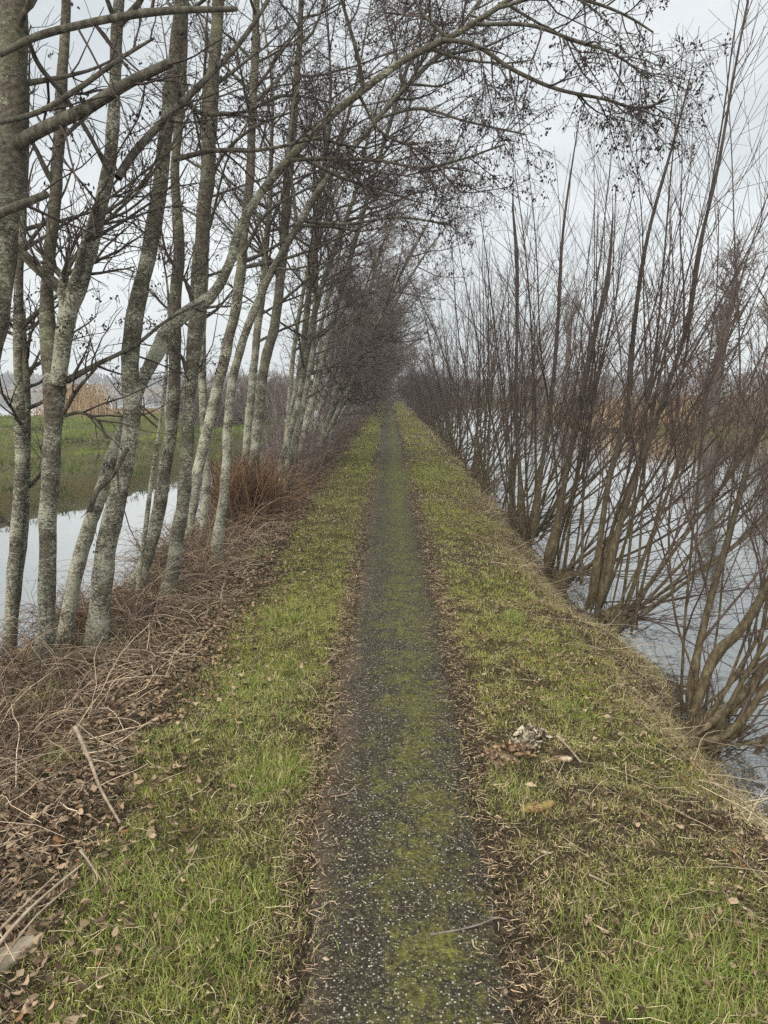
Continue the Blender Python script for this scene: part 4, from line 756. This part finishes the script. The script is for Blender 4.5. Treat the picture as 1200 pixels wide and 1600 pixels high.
def bark_slab(name, label, px, py, L_, W_, rz, seed, mt, arch=.7, th=.012):
    g = gnd(px, py); rng = np.random.default_rng(seed); n, m = 44, 26; u_, v_ = np.meshgrid(np.linspace(-.5, .5, n), np.linspace(-1, 1, m), indexing='ij')
    wv = 1 - .35 * np.abs(u_ * 2) ** 3 + .35 * (fbm(u_ * 6 + seed, 3.3, 1) - .5); a = v_ * arch * 1.3
    el_ = 1 + .14 * (fbm(v_ * 4 + seed, 9.1, 2) - .5) * 2; x = u_ * L_ * el_; y = np.sin(a) * W_ * .5 * wv / math.sin(min(arch * 1.3, 1.5)); z = (np.cos(a) - math.cos(arch * 1.3)) * W_ * .5 + .02 * np.sin(u_ * 6 + seed)
    crk = fbm(u_ * L_ * 60 + seed, v_ * W_ * 60, 1, 3); z = z + .016 * (crk - .5) + .016 * np.round(fbm(u_ * L_ * 22 + seed, v_ * W_ * 40, 4, 2) * 6) / 6 - .008
    top = np.stack([x, y, z], -1); bot = top - np.array([0, 0, 1]) * (th * (1 + fbm(x * 40, y * 40, 7)))[..., None]; V = np.concatenate([top.reshape(-1, 3), bot.reshape(-1, 3)]); i = (np.arange(n - 1)[:, None] * m + np.arange(m - 1)[None]).ravel(); o_ = n * m
    Q = [np.stack([i, i + 1, i + m + 1, i + m], -1)[:, ::-1], np.stack([i, i + 1, i + m + 1, i + m], -1) + o_]
    for e in (np.arange(m), np.arange(m) + (n - 1) * m, np.arange(n) * m, np.arange(n) * m + m - 1): Q.append(np.stack([e[:-1], e[1:], e[1:] + o_, e[:-1] + o_], -1))
    mb = MB(); mb.add(V, np.concatenate(Q)); o = mb.build(name, mt, smooth=False); o.location = (g[0], g[1], float(H(g[0], g[1])) + .018); o.rotation_euler = (RD(rng.uniform(-8, 8)), RD(rng.uniform(-6, 6)), RD(rz)); return o
def bark_heap(label, px, py, Lx, Wy, rz, seed, mt, c0, c1):
    g = gnd(px, py); rng = np.random.default_rng(seed); root = empty('rotten_bark', (g[0], g[1], float(H(g[0], g[1])) + .004), label, 'rotten bark', 'crumbled bark on the right verge'); root.rotation_euler = (0, 0, RD(rz))
    sl = bark_slab('inner_wood', '', px, py, Lx * .9, Wy * .8, 0, seed, mt, arch=.5); sl.parent = root; sl.location = (0, 0, 0); sl.rotation_euler = (0, 0, 0)
    n = 95; u_ = rng.uniform(-.5, .5, n); v_ = rng.uniform(-.5, .5, n); C_ = np.stack([u_ * Lx, v_ * Wy, .012 + .042 * (1 - (2 * v_) ** 2) * (1 - .5 * abs(u_ * 2)) + rng.normal(size=n) * .004], -1)
    mb = MB(); cc = lerp(c0, c1, rng.random(n) ** 1.3); a_ = C_.copy(); a_[:, 2] -= .02; V, q, c_ = leaves(C_, rng.uniform(.008, .026, n), rng, cc); mb.add(V, q, c_); mb.build('bark_flakes', M_LEAF, root, smooth=False); return root
bark_heap('greyish cracked upper heap of rotten bark lying on the right verge', 828, 1166, .20, .13, 62, 3, M_BARKP, (.06, .045, .03), (.52, .45, .34))
bark_heap('orange-brown lower heap of crumbled rotten bark on the right verge', 795, 1190, .20, .13, 28, 9, M_WOOD, (.05, .025, .014), (.42, .29, .18))
lump('rotten_wood_chunk', 'small curled rusty wood chunk right of the bark lump', 'rotten wood', 878, 1190, .09, .04, .03, -10, 5, M_WOOD)
lump('mossy_wood_slab', 'flat mossy reddish wood slab below the bark lump', 'rotten wood', 840, 1265, .15, .055, .03, 18, 8, M_MOSSW)
lump('wood_chip', 'pale wood chip lying in the grass below the mossy slab', 'wood chip', 850, 1338, .05, .018, .01, -15, 12, M_BARKP)
lump('bark_flake', 'small orange bark flake on the left edge of the path', 'bark', 516, 1318, .055, .03, .012, -20, 14, M_WOOD)
lump('bark_flake', 'small orange bark flake on the far right side of the path by the leaves', 'bark', 655, 1138, .05, .03, .010, 10, 15, M_WOOD)
lump('bark_flake', 'pinkish bark crumb at the right path edge beside the bark lump', 'bark', 712, 1185, .06, .03, .010, -50, 16, M_WOOD)
lump('pale_leaf_ball', 'pale crumpled leaf at the lower right edge of the path', 'leaf', 787, 1552, .028, .022, .02, 60, 17, M_BARKP)
lump('pale_log', 'pale weathered log end at the lower left edge of the picture', 'log', 8, 1515, .26, .07, .06, 65, 18, M_STUMP, rough=.12)
# stumps
def stump(label, px, py, Y, h, r, seed, mt, lean=0.0):
    b = at(px, py, Y); g = float(H(b[0], b[1])); rng = np.random.default_rng(seed); n, m = 16, 18; uu = np.linspace(0, 1, n); P = np.stack([lean * uu * h, 0 * uu, uu * h - .06], -1); R = r * (1.25 - .35 * uu)
    V, q = tube(P, R, m, .35, seed); top = V[-m:].copy(); top[:, 2] += (rng.random(m) - .5) * r * .8; V[-m:] = top; c = top.mean(0) - [0, 0, .03]
    mb = MB(); mb.add(np.vstack([V, c]), q); k0 = (n - 1) * m; mb.f.append(np.array([[k0 + j, k0 + (j + 1) % m, n * m] for j in range(m)])); mb.v.append(np.zeros((0, 3), np.float32)); mb.c.append(None); mb.m.append(0)
    o = mb.build('tree_stump', mt, smooth=False); o.location = (b[0], b[1], g); return tag(o, label, 'stump')
stump('pale grey broken stump leaning beside the rust-brown brush', 425, 800, 10.3, .50, .105, 4, M_STUMP, .3)
stump('dark hollow stump at the water edge left of the rust-brown brush', 348, 800, 10.1, .62, .15, 5, M_STOOL)
stump('low mossy root mound under the mottled trunk pair', 236, 965, 6.0, .14, .22, 6, M_STOOL)
stump('rotting old stool between the two nearest trunks', 118, 1085, 4.45, .20, .11, 7, M_STOOL)
# rust brown brush
b = at(388, 800, 9.5); root = empty('rusty_brush', (b[0], b[1], float(H(b[0], b[1]))), 'rust-brown heap of dead bracken beside the pale stump', 'dead bracken')
rng = np.random.default_rng(8); n = 1100; mb = MB(); K = 7; P = np.empty((n, K, 3)); P[:, 0] = np.stack([rng.normal(size=n) * .19, rng.normal(size=n) * .26, np.zeros(n)], -1); d = nrm(np.stack([rng.normal(size=n) * .3, rng.normal(size=n) * .3, np.ones(n)], -1)); st = rng.uniform(.35, 1.05, n)[:, None] / 6
for k in range(1, K): P[:, k] = P[:, k - 1] + d * st; d = nrm(d + rng.normal(size=(n, 3)) * .14 + [0, 0, -.13 * k * .35])
V, q = tube(P, np.full((n, K), .0034), 3); c = lerp((.05, .03, .018), (.25, .15, .085), rng.random(n)); mb.add(V, q, np.repeat(c, K * 3, 0)); mb.build('dead_fronds', M_DRY, root)
BR = []
def dead_brush(seed, n, R0, h0, h1, c0, c1):
    rng = np.random.default_rng(seed); root = empty('dead_brush', (0, 0, 0), 'tangled brown brush clump between the left trunks', 'dead brush', 'brush clumps in the left row'); K = 8
    P = np.empty((n, K, 3)); P[:, 0] = np.stack([rng.normal(size=n) * R0, rng.normal(size=n) * R0, np.zeros(n)], -1); d = nrm(np.stack([rng.normal(size=n) * .6, rng.normal(size=n) * .6, np.ones(n)], -1)); st = rng.uniform(h0, h1, n)[:, None] / (K - 1)
    for k in range(1, K): P[:, k] = P[:, k - 1] + d * st; d = nrm(d + rng.normal(size=(n, 3)) * .22 + [0, 0, -.045 * k])
    mb = MB(); V, q = tube(P, np.full((n, K), .0032), 3); mb.add(V, q, np.repeat(lerp(c0, c1, rng.random(n) ** 1.6), K * 3, 0)); b_, rb = grow(P, np.full((n, K), .0032), 3, .2, 1, .2, (30, 70), 0, .15, 3, .002, .0014, rng)
    V, q = tube(b_, rb, 3); mb.add(V, q, np.repeat(np.repeat(lerp(c0, c1, rng.random(n) ** 1.6), 3, 0), 9, 0)); mb.build('dead_stems', M_DRY, root); return root
BR = [dead_brush(300, 420, .20, .3, .95, (.06, .04, .028), (.30, .22, .155)), dead_brush(301, 380, .24, .25, .75, (.08, .045, .028), (.38, .25, .15))]
for i, (x, y, s_) in enumerate([(-1.75, 11.0, 1), (-1.45, 12.2, .8), (-1.7, 13.6, 1.1), (-1.85, 8.9, .8), (-1.6, 15.6, 1), (-1.7, 17.6, .9), (-1.6, 20, 1.1), (-1.75, 23, 1), (-1.6, 26, 1.1), (-1.7, 30, 1.1), (-2.05, 7.4, .75), (-2.2, 5.5, .6)]):
    o = BR[i] if i < 2 else copy_tree(BR[i % 2]); o.location = (x, y, float(H(x, y)) - .03); o.scale = (s_, s_, s_); o.rotation_euler = (0, 0, i * 1.3)
# individual sticks
def stick(label, paths, name='fallen_stick', mt=None, grp='fallen sticks'):
    mb = MB(); first = None
    for pts, r in paths:
        W = []
        for (px, py, dz) in pts: g = gnd(px, py, dz); z = float(H(g[0], g[1])) if abs(g[0] - PX) > .3 else .018; g = gnd(px, py, z + dz); W.append([g[0], g[1], z + dz + r])
        W = np.array(W)
        if first is None: first = W[0].copy()
        s = smooth_line(W, len(W) * 6) - first; V, q = tube(s, np.linspace(r, r * .55, len(s)), 8, .15, 3); mb.add(V, q)
    o = mb.build(name, mt or M_STICK); o.location = first; return tag(o, label, 'stick', grp)
M_DSTICK = simple('grey_twig_bark', [(.3, (.09, .07, .06)), (.7, (.22, .18, .16))], 25, bs=.2)
stick('thin grey forked twig lying across the right half of the path', [([(672, 1462, 0), (710, 1456, 0), (750, 1446, 0), (780, 1436, 0), (800, 1440, .01), (815, 1432, .01)], .0035), ([(765, 1442, 0), (770, 1425, 0), (768, 1410, 0)], .002)], mt=M_DSTICK)
stick('long bleached stick slanting down through the left brush', [([(118, 1140, .16), (140, 1190, .12), (162, 1245, .07), (188, 1290, .02)], .009)])
stick('bundle of reddish canes pointing up from the lower left edge', [([(-20, 1500, .06), (40, 1430, .09), (90, 1385, .10), (130, 1352, .10)], .006), ([(-25, 1480, .07), (30, 1425, .09), (85, 1372, .11)], .005), ([(-10, 1520, .04), (60, 1430, .07), (105, 1390, .08)], .004)])
stick('curved tan twig standing in the middle of the left brush', [([(125, 1330, .1), (140, 1350, .08), (152, 1378, .05), (140, 1392, .02), (118, 1400, .02)], .004)])
stick('thin tan twig curling on the left turf', [([(308, 1322, .03), (290, 1360, .02), (268, 1388, .01), (280, 1398, .01), (312, 1412, .01)], .0028)])
stick('short straight twig on the left side of the path', [([(515, 1246, 0), (535, 1243, 0), (560, 1226, 0)], .0025), ([(535, 1243, 0), (556, 1238, 0)], .002)])
stick('bleached stick pointing from the bark lump to the right', [([(870, 1152, .02), (890, 1172, .015), (908, 1194, .01)], .006), ([(905, 1190, .01), (950, 1200, .01), (990, 1215, .01), (1030, 1232, .02)], .0025)])
stick('pale stick lying along the bank edge at lower right', [([(1115, 1225, .02), (1150, 1245, .02), (1180, 1275, .02), (1200, 1300, .02)], .004)])
stick('pale straw stick lying in the middle of the right verge', [([(920, 1368, .02), (945, 1380, .015), (962, 1390, .01)], .0035)])
stick('long thin pale twig crossing the right verge behind the bark lump', [([(848, 1110, .02), (900, 1108, .01), (980, 1105, .02), (1050, 1108, .03)], .0025)])
stick('small curved twig on the left border of the path', [([(482, 1425, 0), (500, 1420, 0), (515, 1410, 0)], .0025)])
stick('small pale stick upright on the path near the forked twig', [([(738, 1470, 0), (742, 1482, 0), (750, 1486, 0)], .003)])
# gate / teal posts and hut at far end
root = empty('teal_gate', (-.55, 80, .03), 'small dark teal gate at the far end of the path', 'gate')
M_TEAL = simple('teal_paint', [(.3, (.02, .06, .065)), (.7, (.04, .10, .10))], 5, bs=0)
def boxv(mb, c, s):
    c, s = np.array(c), np.array(s) / 2; V = np.array([[x, y, z] for x in (-1, 1) for y in (-1, 1) for z in (-1, 1)]) * s + c; mb.add(V, np.array([[0, 1, 3, 2], [4, 6, 7, 5], [0, 4, 5, 1], [2, 3, 7, 6], [0, 2, 6, 4], [1, 5, 7, 3]]))
for x in (-.3, .3): mb = MB(); boxv(mb, (x, 0, .42), (.09, .09, .84)); mb.build('post', M_TEAL, root, smooth=False)
mb = MB()
for z in (.2, .42, .66): boxv(mb, (0, 0, z), (.51, .03, .11))
mb.build('rail_panel', M_TEAL, root, smooth=False)
M_ROOF = simple('grey_roof', [(.3, (.16, .17, .18)), (.7, (.24, .25, .26))], 6, bs=0); M_WALL = simple('pale_boards', [(.3, (.5, .5, .48)), (.7, (.65, .65, .62))], 4, bs=0); M_DARKW = simple('dark_boards', [(.3, (.03, .03, .028)), (.7, (.07, .065, .06))], 4, bs=0)
def hut(name, label, x, y, w_, d_, h_, rh, mw, mr, rz=0):
    root = empty(name, (x, y, -.25), label, 'hut'); root.rotation_euler = (0, 0, RD(rz)); mb = MB(); boxv(mb, (0, 0, h_ / 2), (w_, d_, h_))
    mb.build('wall', mw, root, smooth=False); e = .2; V = np.array([(-w_ / 2 - e, -d_ / 2 - e, h_), (w_ / 2 + e, -d_ / 2 - e, h_), (w_ / 2 + e, d_ / 2 + e, h_), (-w_ / 2 - e, d_ / 2 + e, h_), (-w_ / 2 - e, 0, h_ + rh), (w_ / 2 + e, 0, h_ + rh)]) + [0, 0, .004]
    mb = MB(); mb.add(V, np.array([[0, 1, 5, 4], [2, 3, 4, 5]])); mb.add(V, np.array([[0, 4, 3], [1, 2, 5]])); mb.add(V, np.array([[0, 3, 2, 1]])); mb.build('roof', mr, root, smooth=False)
    mb = MB(); boxv(mb, (.3, -d_ / 2 - .02, h_ * .42), (.8, .04, h_ * .82)); mb.build('door', M_DARKW, root, smooth=False)
hut('lake_hut', 'pale hut with a grey roof by the lake behind the trunks', -13.2, 57, 3.0, 3.0, 1.5, 1.1, M_WALL, M_ROOF, 12)
hut('dark_shed', 'low dark shed with a pale roof on the meadow', -6.6, 50, 1.8, 1.6, .9, .3, M_DARKW, M_WALL, 5)
for i, (px, dz) in enumerate([(203, .0), (214, .1), (225, -.1), (182, 0)]):
    p = at(px, 640, 60); mb = MB(); V, q = tube(np.array([[0, 0, -.6], [0.02, 0, .6], [.03, 0, 1.35 + dz]]), np.array([.06, .06, .045]), 7, .1, i); mb.add(V, q); c = V[-7:].mean(0); mb.add(np.vstack([V[-7:], c]), np.array([[j, (j + 1) % 7, 7] for j in range(7)]))
    o = mb.build('mooring_post', M_DARKW); o.location = (p[0], p[1], WZ); tag(o, 'dark wooden post standing in the lake beyond the reeds', 'post', 'posts in the lake')
# ------------------------------------------------------------------ haze
m = bpy.data.materials.new('haze_air'); m.use_nodes = True; t = m.node_tree; t.nodes.clear(); o_ = N(t, 'ShaderNodeOutputMaterial'); pv = N(t, 'ShaderNodeVolumePrincipled')
pv.inputs['Color'].default_value = (.86, .90, .94, 1); pv.inputs['Density'].default_value = .0013; t.links.new(pv.outputs[0], o_.inputs['Volume'])
mb = MB(); boxv(mb, (0, 210, 6), (900, 480, 18)); hz = mb.build('haze', m, smooth=False); tag(hz, kind='stuff', label='thin winter haze over the lake', cat='haze')
